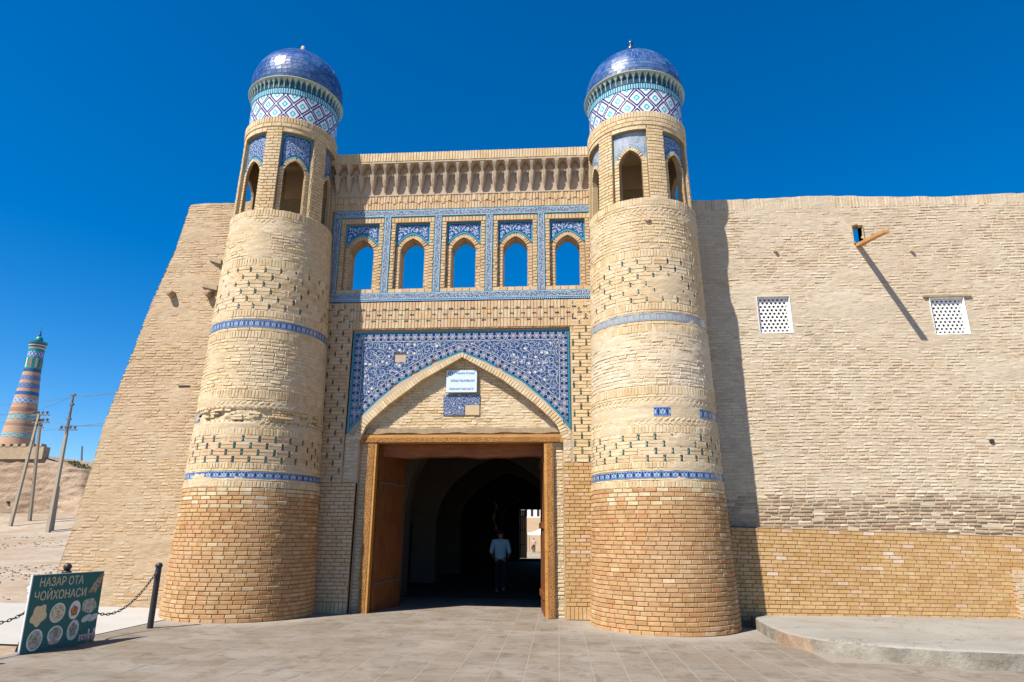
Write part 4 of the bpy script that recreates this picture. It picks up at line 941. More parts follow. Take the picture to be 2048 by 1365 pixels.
# plaque on the tympanum
def plaque():
    MAT['plaque_white'] = plain('plaque_white', (0.50, 0.57, 0.63), 0.45, 0.4, 0.03, 5, 0.0); MAT['plaque_ink'] = plain('plaque_ink', (0.03, 0.13, 0.27), 0.5, 0.3, 0.05)
    Q = tag(empty('wall_plaque', (-2.03, 13.62, 4.47)), 'white rectangular plaque with blue lettering fixed under the pointed arch', 'plaque')
    xa, xb, za, zb_ = -2.345, -1.69, 4.465, 4.945; y0 = 13.60
    b = MB(); b.box((xa, y0, za), (xb, y0+0.025, zb_)); b.build('panel', 'plaque_white', Q)
    b = MB(); b.box((xa-0.01, y0+0.004, za-0.012), (xb+0.01, y0+0.03, za)); b.box((xb, y0+0.004, za), (xb+0.012, y0+0.03, zb_)); b.box((xa+0.05, y0+0.026, za+0.1), (xa+0.09, 13.68, za+0.14)); b.box((xb-0.09, y0+0.026, za+0.1), (xb-0.05, 13.68, za+0.14)); b.build('frame', 'iron', Q)
    rg = random.Random(5)
    def words_(z, h, spans):
        b = MB()
        for (u0, u1) in spans:
            x = xa+(xb-xa)*u0; e = xa+(xb-xa)*u1
            while x < e:
                w_ = h*0.62; k = rg.randrange(4); y1 = y0-0.002; st = h*0.17
                b.box((x, y1, z), (x+st, y0+0.002, z+h))
                if k in (0, 1): b.box((x+w_-st, y1, z), (x+w_, y0+0.002, z+h))
                if k in (0, 2): b.box((x+st, y1-0.0005, z+h-st), (x+w_-st*(k == 0), y0+0.002, z+h))
                if k in (1, 3): b.box((x+st, y1-0.0005, z+h*0.42), (x+w_-st*(k == 1), y0+0.002, z+h*0.42+st))
                if k == 3: b.box((x+st, y1-0.0005, z), (x+w_, y0+0.002, z+st))
                x += h*0.80
        b.build('lettering', 'plaque_ink', Q)
    words_(4.855, 0.042, [(0.26, 0.60), (0.64, 0.93)]); words_(4.69, 0.05, [(0.15, 0.64), (0.69, 0.90)]); words_(4.515, 0.042, [(0.11, 0.27), (0.32, 0.66), (0.70, 0.90)])
    b = MB(); c = (xa+0.085, y0-0.002, 4.875)
    for k in range(20):
        a0, a1 = 2*PI*k/20, 2*PI*(k+1)/20
        b.quad([(c[0]+0.055*math.cos(a0), c[1], c[2]+0.05*math.sin(a0)), (c[0]+0.055*math.cos(a1), c[1], c[2]+0.05*math.sin(a1)), (c[0]+0.036*math.cos(a1), c[1], c[2]+0.033*math.sin(a1)), (c[0]+0.036*math.cos(a0), c[1], c[2]+0.033*math.sin(a0))])
    b.quad([(c[0]-0.02, c[1], c[2]-0.008), (c[0], c[1], c[2]-0.022), (c[0]+0.02, c[1], c[2]), (c[0], c[1], c[2]+0.018)])
    b.build('emblem', 'plaque_ink', Q)
plaque()
# old glazed tiles below the plaque
def old_tiles():
    Q = tag(empty('tile_fragment', (-2.1, 13.66, 3.99)), 'L-shaped remnant of old blue arabesque tiles in the wall below the white plaque', 'tiles')
    for (xa, xb, za, zb_) in ((-2.40, -2.17, 4.20, 4.43), (-2.168, -1.94, 4.20, 4.43), (-1.938, -1.62, 4.20, 4.43), (-2.40, -2.17, 3.985, 4.198), (-2.168, -1.94, 3.985, 4.198)):
        b = MB(); y = 13.652; P4 = [(xa, za), (xb, za), (xb, zb_), (xa, zb_)]
        b.quad([(x, y, z) for x, z in P4], P4, border=[(0, 0.5)]*4); b.quad([(xa, y, za), (xa, y+0.03, za), (xb, y+0.03, za), (xb, y, za)][::-1], P4, border=[(0, 0.5)]*4); b.quad([(xb, y, za), (xb, y+0.03, za), (xb, y+0.03, zb_), (xb, y, zb_)], P4, border=[(0, 0.5)]*4)
        b.build('tile', 'tile_spandrel_old', Q)
    b = MB(); b.box((-1.93, 13.648, 3.985), (-1.63, 13.68, 4.195)); b.build('clay_patch', 'tile_clay', Q)
MAT['tile_spandrel_old'] = tile_field('tile_spandrel_old', 9.0)
old_tiles()

# ================================================================== passage behind the gate
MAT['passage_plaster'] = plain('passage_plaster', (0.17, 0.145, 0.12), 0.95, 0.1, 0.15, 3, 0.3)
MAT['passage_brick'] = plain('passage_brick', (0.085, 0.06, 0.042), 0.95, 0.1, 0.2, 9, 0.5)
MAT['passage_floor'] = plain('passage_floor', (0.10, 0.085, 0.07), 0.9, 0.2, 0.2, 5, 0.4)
GP = tag(empty('gate_passage', (AC, 27.0, 0.0)), 'dark vaulted passage with plaster arches running back from the open gate', 'passage')
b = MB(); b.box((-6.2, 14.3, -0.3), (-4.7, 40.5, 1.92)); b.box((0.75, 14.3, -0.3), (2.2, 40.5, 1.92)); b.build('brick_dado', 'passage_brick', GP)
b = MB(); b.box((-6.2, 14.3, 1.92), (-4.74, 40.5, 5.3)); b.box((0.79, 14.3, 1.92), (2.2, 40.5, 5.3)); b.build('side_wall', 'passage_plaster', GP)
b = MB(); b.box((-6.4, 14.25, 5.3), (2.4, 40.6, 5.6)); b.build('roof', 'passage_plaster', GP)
def cross(y, th, xc, hw, zs_, za_, name='cross_arch', mat='passage_plaster', x0=-4.8, x1=0.85, ztop=5.35, flatz=None):
    b = MB(); n = 28
    for yy in (y, y+th):
        b.quad([(x0, yy, -0.2), (xc-hw, yy, -0.2), (xc-hw, yy, ztop), (x0, yy, ztop)]); b.quad([(xc+hw, yy, -0.2), (x1, yy, -0.2), (x1, yy, ztop), (xc+hw, yy, ztop)])
    for k in range(n):
        t0, t1 = -1+2*k/n, -1+2*(k+1)/n; a0, a1 = (flatz, flatz) if flatz else (arch_z(t0, zs_, za_), arch_z(t1, zs_, za_))
        for yy in (y, y+th): b.quad([(xc+t0*hw, yy, a0), (xc+t1*hw, yy, a1), (xc+t1*hw, yy, ztop), (xc+t0*hw, yy, ztop)])
        b.quad([(xc+t0*hw, y, a0), (xc+t1*hw, y, a1), (xc+t1*hw, y+th, a1), (xc+t0*hw, y+th, a0)])
    zj = flatz or zs_
    for sx in (-hw, hw): b.quad([(xc+sx, y, -0.2), (xc+sx, y+th, -0.2), (xc+sx, y+th, zj), (xc+sx, y, zj)])
    b.build(name, mat, GP)
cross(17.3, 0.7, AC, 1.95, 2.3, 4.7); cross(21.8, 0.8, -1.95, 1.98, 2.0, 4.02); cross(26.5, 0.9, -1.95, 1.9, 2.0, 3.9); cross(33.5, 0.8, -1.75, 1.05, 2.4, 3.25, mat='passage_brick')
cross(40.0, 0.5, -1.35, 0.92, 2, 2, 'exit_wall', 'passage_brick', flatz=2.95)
b = MB(); b.box((-2.25, 39.98, -0.2), (-0.45, 40.5, 0.19)); b.build('threshold', 'wood_beam', GP)
for k in range(4):
    b = MB(); b.box((-2.24+0.10*k, 39.90, 0.22), (-2.145+0.10*k, 39.95, 2.92)); b.build('exit_door_plank', 'wood_old', GP)
b = MB()
for z in (0.95, 1.75, 2.5): b.box((-2.24, 39.88, z), (-1.845, 39.9, z+0.05))
b.build('exit_door_batten', 'iron', GP)
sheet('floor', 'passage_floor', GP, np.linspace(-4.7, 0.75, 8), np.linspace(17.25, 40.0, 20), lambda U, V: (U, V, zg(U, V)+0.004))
# pale scarves hung from the vault
MAT['scarf'] = plain('scarf', (0.45, 0.41, 0.34), 0.9, 0.1, 0.1, 8, 0.2)
S = tag(empty('hanging_scarf', (-2.42, 26.0, 1.7)), 'pale scarf hanging on a cord in the dark gate passage', 'scarf')
b = MB(); prev = None
for i in range(25):
    z = 2.75-1.05*i/24; cx_ = -2.42+0.05*math.sin(i*0.35); wd = 0.035+0.015*math.sin(i*0.6)
    row = [(cx_+wd*math.cos(a), 26.0+0.035*math.sin(a)*(1+0.4*math.sin(i*0.8+a*3)), z) for a in np.linspace(0, 2*PI, 10, endpoint=False)]
    if prev: [b.quad([prev[k], prev[(k+1) % 10], row[(k+1) % 10], row[k]]) for k in range(10)]
    prev = row
b.build('cloth', 'scarf', S, True); b = MB(); b.tube([(-2.42, 26.0, 2.72), (-2.42, 26.0, 5.32)], 0.008, 5); b.build('cord', 'iron', S)
# ================================================================== right wall
WALL_R = tag(empty('fortress_wall', (6.5, 13.6, 0.0)), 'pale weathered brick fortress wall with two white lattice windows and a wooden spout', 'wall')
WR = Wall(WALL_R)
yr_ = lambda z: 13.40+0.03*z
WIN = [(4.315, 4.945, 5.69, 6.465), (7.855, 8.485, 5.605, 6.365)]
HOLE = (6.50, 6.73, 7.69, 8.13)
TOPZ = 8.86
def in_rect(x, z, r, e=0.0): return (x > r[0]-e) & (x < r[1]+e) & (z > r[2]-e) & (z < r[3]+e)
def in_hole(x, z, e=0.0):
    hw = (HOLE[1]-HOLE[0])/2; xc = (HOLE[0]+HOLE[1])/2; zc_ = (HOLE[2]+HOLE[3])/2; hz = (HOLE[3]-HOLE[2])/2; return ((np.abs(x-xc)/(hw+e))**2.4+(np.abs(z-zc_)/(hz+e))**2.4 < 1)
def rwall(U, V):
    f = fbm(U*1.1, V*2.3, 5, 41); g = fbm(U*9, V*24, 3, 7); k = fbm(U*0.5+3, V*0.8, 3, 77)
    low = np.clip((2.6-V)/0.8, 0, 1)
    off = -0.0062+0.05*np.clip(f*0.6+k*0.4-0.49, 0, 1)+0.014*(g-0.5)-low*(0.012+0.03*np.clip(g-0.5, 0, 1))
    return U, yr_(V)-off, V
TE = lambda x: TOPZ+0.03*np.sin(x*1.3)-0.012*(x-5)+0.025*(hash_noise(np.asarray(x)*6, np.asarray(x)*0+3, 5)-0.5)
xs_ = np.linspace(2.4, 13.6, 320); zs_ = np.linspace(1.5, 1.0, 2)
def rwall2(U, V): return rwall(U, 1.45+(TE(U)-1.45)*V)
sheet('mortar_face', 'mortar_wall', WALL_R, xs_, np.linspace(0, 1, 250), rwall2, hole=lambda u, v: (lambda z: in_rect(u, z, WIN[0], 0.02) | in_rect(u, z, WIN[1], 0.02) | in_hole(u, z, 0.01))(1.45+(TE(u)-1.45)*v))
b = MB()
yb = 13.76
b.box((2.3, 13.62, -0.2), (13.6, 15.0, 5.55)); b.box((2.3, 13.70, 6.48), (13.6, 15.0, 7.0))
for xa, xb in ((2.3, WIN[0][0]-0.06), (WIN[0][1]+0.06, WIN[1][0]-0.06), (WIN[1][1]+0.06, 13.6)): b.box((xa, 13.68, 5.55), (xb, 15.0, 6.48))
b.box((WIN[0][0]-0.06, 14.3, 5.5), (WIN[0][1]+0.06, 15.0, 6.5)); b.box((WIN[1][0]-0.06, 14.3, 5.5), (WIN[1][1]+0.06, 15.0, 6.5))
for r_ in ((2.3, HOLE[0], 7.0, 8.78), (HOLE[1], 13.6, 7.0, 8.78), (HOLE[0], HOLE[1], 7.0, HOLE[2]), (HOLE[0], HOLE[1], HOLE[3], 8.78)): b.box((r_[0], 13.69, r_[2]), (r_[1], 13.86, r_[3]))
b.build('wall_body', 'mortar_wall', WALL_R)
b = MB()
for x in (HOLE[0], HOLE[1]): b.quad([(x, 13.60, HOLE[2]), (x, 13.86, HOLE[2]), (x, 13.86, HOLE[3]), (x, 13.60, HOLE[3])])
b.quad([(HOLE[0], 13.60, HOLE[2]), (HOLE[1], 13.60, HOLE[2]), (HOLE[1], 13.86, HOLE[2]), (HOLE[0], 13.86, HOLE[2])]); b.quad([(HOLE[0], 13.60, HOLE[3]-0.02), (HOLE[1], 13.60, HOLE[3]-0.02), (HOLE[1], 13.86, HOLE[3]), (HOLE[0], 13.86, HOLE[3])])
b.build('spout_opening', 'tile_clay', WALL_R)
for (x, z, l, h) in run_courses(2.5, 13.5, 1.62, 8.56, 0.215, 0.066, 0.012, 0.28):
    if any(r_[0]-0.055-l/2 < x < r_[1]+0.065+l/2 and r_[2]-0.075 < z < r_[3]+0.075 for r_ in WIN) or in_hole(x, z, 0.06) or random.random() < 0.05: continue
    z2 = z+0.022*math.sin(x*0.9+z*0.7)
    pr = 0.0032+0.010*max(0, (2.4-z))
    WR.put(frame((x, yr_(z)+random.uniform(-pr, pr), z2), (1, 0, random.uniform(-0.025, 0.025)), (0, 0.03, 1)), l, h*random.uniform(0.82, 1.0), 'old', 'brick_wall_low' if z < 1.95+0.5*float(hash_noise(x*1.3, z*2, 6)) and random.random() < 0.85 else 'brick_wall', 0.05)
n = 160
for k in range(n):
    x = 2.5+(k+0.5)*11/n; zt = float(TE(x)); WR.put(frame((x, yr_(8.7)+random.uniform(-0.006, 0.006), (8.57+zt)/2), (1, 0, random.uniform(-0.03, 0.03)), (0, 0.03, 1)), 0.057, zt-8.575, 'old', 'brick_wall', 0.06, 'soldier_brick')
# new brick plinth, following the slope of the ground
py = lambda z: 13.295
sh = lambda x, z: z-0.031*(x-3.3)*(z/1.74)
b = MB(); b.quad([(2.3, 13.308, -0.1), (13.6, 13.308, -0.1), (13.6, 13.308, sh(13.6, 1.735)), (2.3, 13.308, sh(2.3, 1.735))]); b.build('plinth_core', 'mortar_dark', WALL_R)
b = MB(); b.quad([(2.3, 13.297, sh(2.3, 1.742)), (13.6, 13.297, sh(13.6, 1.742)), (13.6, 13.50, sh(13.6, 1.765)), (2.3, 13.50, sh(2.3, 1.765))]); b.build('plinth_top', 'mortar_tan', WALL_R)
for (x, z, l, h) in run_courses(2.5, 13.2, 0.08, 1.735, 0.212, 0.0735, 0.013, 0.03):
    if x-l/2 > 8.19 and z < 0.98: continue
    WR.put(flat(x, 13.295+random.uniform(-0.002, 0.002), sh(x, z), -0.031*z/1.74), l, h, 'new', 'brick_yellow', 0.04)
b = MB(); b.box((8.20, 13.20, -0.1), (13.4, 13.33, 0.99)); b.build('buttress_core', 'mortar_tan', WALL_R)
for (x, z, l, h) in run_courses(8.19, 13.2, 0.1, 1.0, 0.212, 0.0735, 0.013, 0.03): WR.put(flat(x, 13.19, sh(x, z)+0.09), l, h, 'new', 'brick_portal', 0.04)
for (y, z, l, h) in run_courses(13.19, 13.30, 0.1, 1.0, 0.212, 0.0735, 0.013, 0.0): WR.put(frame((8.188, y, z-0.06), (0, -1, 0), (0, 0, 1)), l, h, 'new', 'brick_portal', 0.03)
WR.finish(300)
# lattice windows
def lattice(r_, y):
    x0, x1, z0, z1 = r_
    b = MB(); yi = y+0.12
    ox0, ox1, oz0, oz1 = x0-0.02, x1+0.03, z0-0.02, z1+0.02
    b.quad([(ox0, y-0.012, oz0), (x0, yi, z0), (x0, yi, z1), (ox0, y-0.012, oz1)]); b.quad([(x1, yi, z0), (ox1, y-0.012, oz0), (ox1, y-0.012, oz1), (x1, yi, z1)])
    b.quad([(ox0, y-0.012, oz0), (ox1, y-0.012, oz0), (x1, yi, z0), (x0, yi, z0)]); b.quad([(x0, yi, z1), (x1, yi, z1), (ox1, y-0.012, oz1), (ox0, y-0.012, oz1)])
    e = 0.006
    for (a, c, d, f_) in ((ox0-e, ox0, oz0-e, oz1+e), (ox1, ox1+e, oz0-e, oz1+e), (ox0, ox1, oz1, oz1+e), (ox0, ox1, oz0-e, oz0)): b.box((a, y-0.014, d), (c, y+0.06, f_))
    w_ = b.build('window', 'white_plaster', WALL_R)
    b = MB(); px = (x1-x0)/7.0; rw = 10; pz = (z1-z0)/rw; y1 = y+0.055; th = 0.04
    for j in range(rw):
        for i in range(8):
            cx = x0+(i+0.25+(j % 2)*0.5)*px; cz = z0+(j+0.5)*pz
            if cx > x1+px*0.1 or cx < x0+0.02: continue
            n = 6; rh = 0.34*px
            outer = [(-0.5, -0.34), (0, -0.66), (0.5, -0.34), (0.5, 0.34), (0, 0.66), (-0.5, 0.34)]
            O = [(min(max(cx+u*px, x0), x1), cz+v*pz) for u, v in outer]; I = [(min(max(cx+u*px*0.62, x0), x1), cz+v*pz*0.62) for u, v in outer]
            for k in range(6):
                k2 = (k+1) % 6
                b.quad([(O[k][0], y1, O[k][1]), (O[k2][0], y1, O[k2][1]), (I[k2][0], y1, I[k2][1]), (I[k][0], y1, I[k][1])])
                b.quad([(I[k][0], y1, I[k][1]), (I[k2][0], y1, I[k2][1]), (I[k2][0], y1+th, I[k2][1]), (I[k][0], y1+th, I[k][1])])
    e = 0.022
    for (a, c, d, f_) in ((x0-0.005, x0+e, z0, z1), (x1-e, x1+0.005, z0, z1), (x0+e, x1-e, z1-e, z1), (x0+e, x1-e, z0, z0+e)): b.box((a, y1-0.003, d), (c, y1+th, f_))
    b.build('lattice', 'white_plaster', w_)
    b = MB(); b.quad([(x0-0.05, y+0.5, z0-0.05), (x1+0.05, y+0.5, z0-0.05), (x1+0.05, y+0.5, z1+0.05), (x0-0.05, y+0.5, z1+0.05)]); b.build('dark_interior', 'dark_hollow', w_)
for r_ in WIN: lattice(r_, yr_((r_[2]+r_[3])/2))
b = MB(); b.box((7.72, 13.555, 6.40), (8.68, 13.64, 6.445)); b.build('window_lintel', 'wood_old', WALL_R)
# wooden spout
b = MB(); p0 = Vector((6.585, 13.80, 7.66)); p1 = Vector((6.60, 12.46, 7.40)); d = (p1-p0).normalized(); a = Vector((1, 0, 0)); u = a.cross(d).normalized()
if u.z < 0: u = -u
for (o1, o2, wd, h) in ((0, 0, 0.115, 0.022), (-0.048, 0.030, 0.018, 0.045), (0.048, 0.030, 0.018, 0.045)):
    c0, c1 = p0+a*o1+u*o2, p1+a*o1+u*o2
    b.raw([c+a*sx*wd/2+u*sz*h/2 for c in (c0, c1) for sx, sz in ((-1,-1),(1,-1),(1,1),(-1,1))], [(0,1,2,3),(7,6,5,4),(0,4,5,1),(1,5,6,2),(2,6,7,3),(3,7,4,0)])
b.build('wooden_spout', 'wood_spout', WALL_R)
for (x, z) in ((4.81, 7.56), (7.67, 7.49)):
    b = MB(); b.tube([(x, 13.66, z), (x, 13.56, z-0.01)], [0.045, 0.035], 9); b.build('peg_stub', 'tile_clay', WALL_R)
b = MB(); b.tube([(8.464, 13.52, 3.372), (8.464, 13.478, 3.372)], 0.045, 12); b.build('drain_hole', 'dark_hollow', WALL_R)

# ================================================================== left wall
WALL_L = tag(empty('fortress_wall', (-8.4, 13.8, 0.1)), 'battered brick fortress wall end with projecting log ends beside the gate tower', 'wall')
WL = Wall(WALL_L)
yl_ = lambda z: 13.45+0.06*z
LZ = [-0.2, 0.46, 0.79, 1.13, 1.82, 2.8, 3.94, 5.2, 6.78, 8.2, 9.3, 9.6]; LX = [-10.22, -10.2, -10.19, -10.145, -10.05, -9.95, -9.875, -9.63, -9.365, -9.04, -8.915, -8.89]
xl = lambda z: np.interp(z, LZ, LX)
TL = lambda x: 9.30+0.02*np.sin(x*5)+0.04*(hash_noise(x*5, x*0+1, 8)-0.5)+0.03*(x+8.9)
def lwall(U, V):
    x0 = xl(V*9.4); X = x0+(-6.6-x0)*U+0.02*(fbm(U*0+V*60, V*0, 2, 4)-0.5)*(U < 0.01)
    Z = 0.0+(TL(X)-0.0)*V
    f = fbm(X*1.2, Z*2.2, 5, 51); g = fbm(X*9, Z*24, 3, 17)
    off = -0.0060+0.04*np.clip(f-0.5, 0, 1)+0.014*(g-0.5)
    return X, yl_(Z)-off, Z
sheet('mortar_face', 'mortar_wall_left', WALL_L, np.linspace(0, 1, 110), np.linspace(0, 1, 260), lwall)
b = MB()
for k in range(40):
    z0, z1 = 9.25*k/40, 9.25*(k+1)/40; x0, x1 = float(xl(z0)), float(xl(z1))
    b.quad([(x0+0.01, yl_(z0), z0), (x1+0.01, yl_(z1), z1), (x1+0.3, yl_(z1)+3, z1), (x0+0.3, yl_(z0)+3, z0)])
b.quad([(xl(9.25)+0.01, yl_(9.25), 9.25), (-6.5, yl_(9.25), 9.3), (-6.5, 17, 9.3), (xl(9.25)+0.3, 17, 9.25)]); b.build('wall_body', 'mortar_wall', WALL_L)
for (x, z, l, h) in run_courses(-10.4, -6.8, 0.02, 9.26, 0.215, 0.066, 0.012, 0.28):
    x0 = float(xl(z))-0.005
    if x+l/2 < x0+0.06: continue
    if x-l/2 < x0: r1 = x+l/2; x = (x0+r1)/2; l = r1-x0
    if random.random() < 0.05: continue
    mt = 'brick_orange' if (z < 1.0 and random.random() < 0.35*(1.0-z)) else 'brick_wall_left'
    WL.put(frame((x, yl_(z)+random.uniform(-0.0035, 0.0035), z+0.02*math.sin(x*1.1+z)), (1, 0, random.uniform(-0.025, 0.025)), (0, 0.06, 1)), l, h*random.uniform(0.82, 1.0), 'old', mt, 0.05)
WL.finish(300)
for (xa, za, xb, zb_) in ((-8.15, 7.785, -7.80, 7.63), (-8.215, 7.10, -7.78, 6.96)):
    y = yl_(za); b = MB()
    b.raw([(xa, y-0.03, za-0.02), (xb, y-0.14, zb_-0.02), (xb, y-0.14, zb_+0.10), (xa, y-0.03, za+0.05), (xa, y+0.1, za-0.02), (xb, y+0.1, zb_-0.02), (xb, y+0.1, zb_+0.10), (xa, y+0.1, za+0.05)], [(0,1,2,3),(4,0,3,7),(1,5,6,2),(3,2,6,7),(4,5,1,0)])
    b.build('timber_end', 'wood_old', WALL_L)
for (x, z) in ((-8.90, 6.90), (-7.99, 6.88)):
    y = yl_(z); b = MB(); b.tube([(x, y+0.1, z), (x+0.004, y-0.10, z-0.005), (x+0.004, y-0.16, z-0.01), (x, y-0.17, z-0.01)], [0.085, 0.08, 0.072, 0.05], 12); b.build('log_end', 'wood_old', WALL_L, True)
b = MB(); b.box((-8.34, yl_(4.69)-0.02, 4.675), (-8.08, yl_(4.69)+0.02, 4.70)); b.build('putlog_slot', 'dark_hollow', WALL_L)

# ================================================================== ground and paving
def dirt_mat():
    t = NT('dirt'); p = t.pos(); a = t.noise(p, 0.35, 5, 0.6); c_ = t.noise(p, 3.0, 5, 0.65); f = t.noise(p, 26, 4, 0.7)
    c = t.mix(t.ramp01(a, 0.4, 0.62), (0.30, 0.23, 0.165), (0.37, 0.315, 0.25)); c = t.mix(t.mul(t.ramp01(c_, 0.46, 0.7), 0.75), c, (0.24, 0.165, 0.10)); c = t.mix(t.mul(t.ramp01(f, 0.5, 0.7), 0.5), c, (0.15, 0.11, 0.08))
    t.bump(t.add(t.mul(c_, 0.7), t.mul(f, 0.5)), 0.7, 0.03); return t.fin(c, 0.95, 0.1)
MAT['dirt'] = dirt_mat()
gx = np.concatenate([[-900, -500, -250, -150, -100, -75], np.arange(-60, 14.1, 0.75), [20, 30, 60, 150, 400, 900]]); gy = np.concatenate([[-300, -80, -30, -10, 0, 4], np.arange(6, 62, 0.75), [70, 80, 95, 112, 150, 300, 700, 1500]])
def gfn(U, V): return U, V, zg(U, V)-0.012+0.05*(fbm(U*0.7, V*0.7, 3, 3)-0.5)*(U < -11)*(V > 15)
G = sheet('ground', 'dirt', None, gx, gy, gfn); tag(G, kind='structure')
def paver_mat():
    t = NT('paver'); p = t.pos(); r_ = t.rnd()
    base = t.ramp(r_, [(0.17, 0.14, 0.11), (0.19, 0.16, 0.128), (0.18, 0.144, 0.107), (0.205, 0.178, 0.146), (0.175, 0.15, 0.122)])
    ps = t.n('ShaderNodeVectorMath', ins={0: p, 1: (2.0, 14.0, 4)}, operation='MULTIPLY'); st = t.noise(ps, 3.0, 4, 0.7); sp = t.noise(p, 60, 3, 0.7); bg_ = t.noise(p, 0.8, 5, 0.65)
    c = t.mix(t.mul(t.ramp01(st, 0.45, 0.7), 0.5), base, (0.11, 0.09, 0.07)); c = t.mix(t.mul(t.ramp01(bg_, 0.48, 0.62), 0.65), c, (0.235, 0.205, 0.17)); c = t.mix(t.mul(t.ramp01(t.noise(p, 2.6, 6, 0.75, dist=0.8), 0.5, 0.66), 0.7), c, (0.105, 0.078, 0.052)); dd = t.m('MINIMUM', t.n('ShaderNodeVectorMath', 1, {0: p, 1: (1.88, 13.0, 0.0)}, operation='DISTANCE'), t.n('ShaderNodeVectorMath', 1, {0: p, 1: (-6.05, 13.0, 0.1)}, operation='DISTANCE')); c = t.mix(t.mul(t.ramp01(t.add(dd, t.mul(st, 0.9)), 2.5, 1.6), 0.7), c, (0.34, 0.305, 0.26)); c = t.mix(t.mul(t.ramp01(sp, 0.55, 0.75), 0.4), c, (0.12, 0.10, 0.08))
    t.bump(t.add(t.mul(st, 0.6), t.mul(sp, 0.5)), 0.45, 0.012); return t.fin(c, 0.88, 0.2)
MAT['paver'] = paver_mat(); MAT['joint'] = plain('joint', (0.235, 0.205, 0.17), 0.95, 0.1, 0.1, 8, 0.3)
PV = empty('pavement', (-2, 11, 0)); tag(PV, kind='structure')
def gsheet(name, mat, poly_x, poly_y, dz, parent=None):
    return sheet(name, mat, parent, poly_x, poly_y, lambda U, V: (U, V, zg(U, V)+dz))
gsheet('joint_bed', 'joint', np.linspace(-6.85, 9.5, 40), np.linspace(2.0, 17.2, 40), 0.0035, PV)
cand = []; S_ = 0.40; k = 0; y = 17.0
while y > 2.2:
    row = int(y/S_); x = -6.82
    while x < 9.3:
        l = S_; xc, yc = x+l/2, y-S_/2
        skip = (math.hypot(xc-1.882, yc-13.03) < 1.15 or math.hypot(xc+6.05, yc-13.03) < 1.2 or (yc > 13.5 and not (-4.0 < xc < 0.05)) or (xc > 3.65 and yc > 9.9 and yc < 13.6))
        if not skip:
            mt = frame((xc, yc, float(zg(xc, yc))+0.006+random.uniform(-0.0008, 0.0008)), (1, 0, -0.0134), (0, 1, 0))
            cand.append((in_view(mt.translation, Vector((0, 0, 1)))[0] if True else 0, mt))
        x += l
    y -= S_
def slab_score(mt):
    d = mt.translation-CAM; kk = d.dot(CF)
    if kk < 0.3: return 0
    ok = abs(F_PX*d.dot(CR)/kk) < 1060 and abs(F_PX*d.dot(CU)/kk) < 700
    return 1/kk**3 if ok else 0
cand = sorted(((slab_score(mt), i, mt) for i, (_, mt) in enumerate(cand)), reverse=True)
sv = []
for q in range(6):
    b = MB(); b.raw(brick_verts(S_-0.010, S_-0.010, 0.04, 0.004, 0.002), BF); sv.append((b, b.mesh('paving_slab', 'paver')))
rest = MB()
for i, (s, _, mt) in enumerate(cand):
    b, me = sv[i % 6]
    if i < 300 and s > 0: o = link('paving_slab', me, PV); o.matrix_basis = mt
    else: rest.raw([mt @ Vector(v) for v in b.v], b.f)
kindstuff(rest.build('paving_field', 'paver', PV))
def concrete_mat():
    t = NT('concrete'); p = t.pos(); a = t.noise(p, 1.1, 5, 0.6); f = t.noise(p, 24, 4, 0.7); s_ = t.noise(p, 0.9, 5, 0.65, dist=1.2)
    c = t.mix(t.ramp01(a, 0.3, 0.7), (0.215, 0.195, 0.165), (0.275, 0.26, 0.23)); c = t.mix(t.mul(t.ramp01(s_, 0.56, 0.68), 0.65), c, (0.22, 0.155, 0.095)); c = t.mix(t.mul(t.ramp01(f, 0.5, 0.75), 0.35), c, (0.14, 0.12, 0.10))
    cr = t.n('ShaderNodeTexVoronoi', 0, {'Vector': t.n('ShaderNodeVectorMath', ins={0: p, 1: t.noise(p, 4.0, 3, out=1)}, operation='ADD'), 'Scale': 0.55}, feature='DISTANCE_TO_EDGE')
    c = t.mix(t.mul(t.lt(cr, 0.006), 0.6), c, (0.09, 0.075, 0.06))
    t.bump(t.add(a, t.mul(f, 0.5)), 0.4, 0.01); return t.fin(c, 0.92, 0.15)
MAT['concrete'] = concrete_mat()
def kerb_mat():
    t = NT('concrete_side'); p = t.pos(); a = t.noise(p, 3.0, 5, 0.65); f = t.noise(p, 22, 4, 0.7)
    c = t.mix(t.ramp01(a, 0.35, 0.68), (0.30, 0.265, 0.21), (0.12, 0.10, 0.075)); c = t.mix(t.mul(f, 0.4), c, (0.33, 0.30, 0.25))
    d = t.n('ShaderNodeVectorMath', 1, {0: p, 1: (3.5, 11.1, 0.1)}, operation='DISTANCE')
    c = t.mix(t.mul(t.mul(t.lt(t.add(d, t.mul(a, 0.8)), 0.95), 0.55), f), c, (0.48, 0.22, 0.07))
    t.bump(t.add(a, t.mul(f, 0.7)), 0.9, 0.02); return t.fin(c, 0.95, 0.1)
MAT['concrete_side'] = kerb_mat()
MAT['path_concrete'] = plain('path_concrete', (0.36, 0.345, 0.32), 0.9, 0.15, 0.10, 1.6, 0.3)
tag(gsheet('path', 'path_concrete', np.linspace(-13.0, -6.86, 14), np.linspace(9.15, 13.62, 12), 0.012), kind='structure')
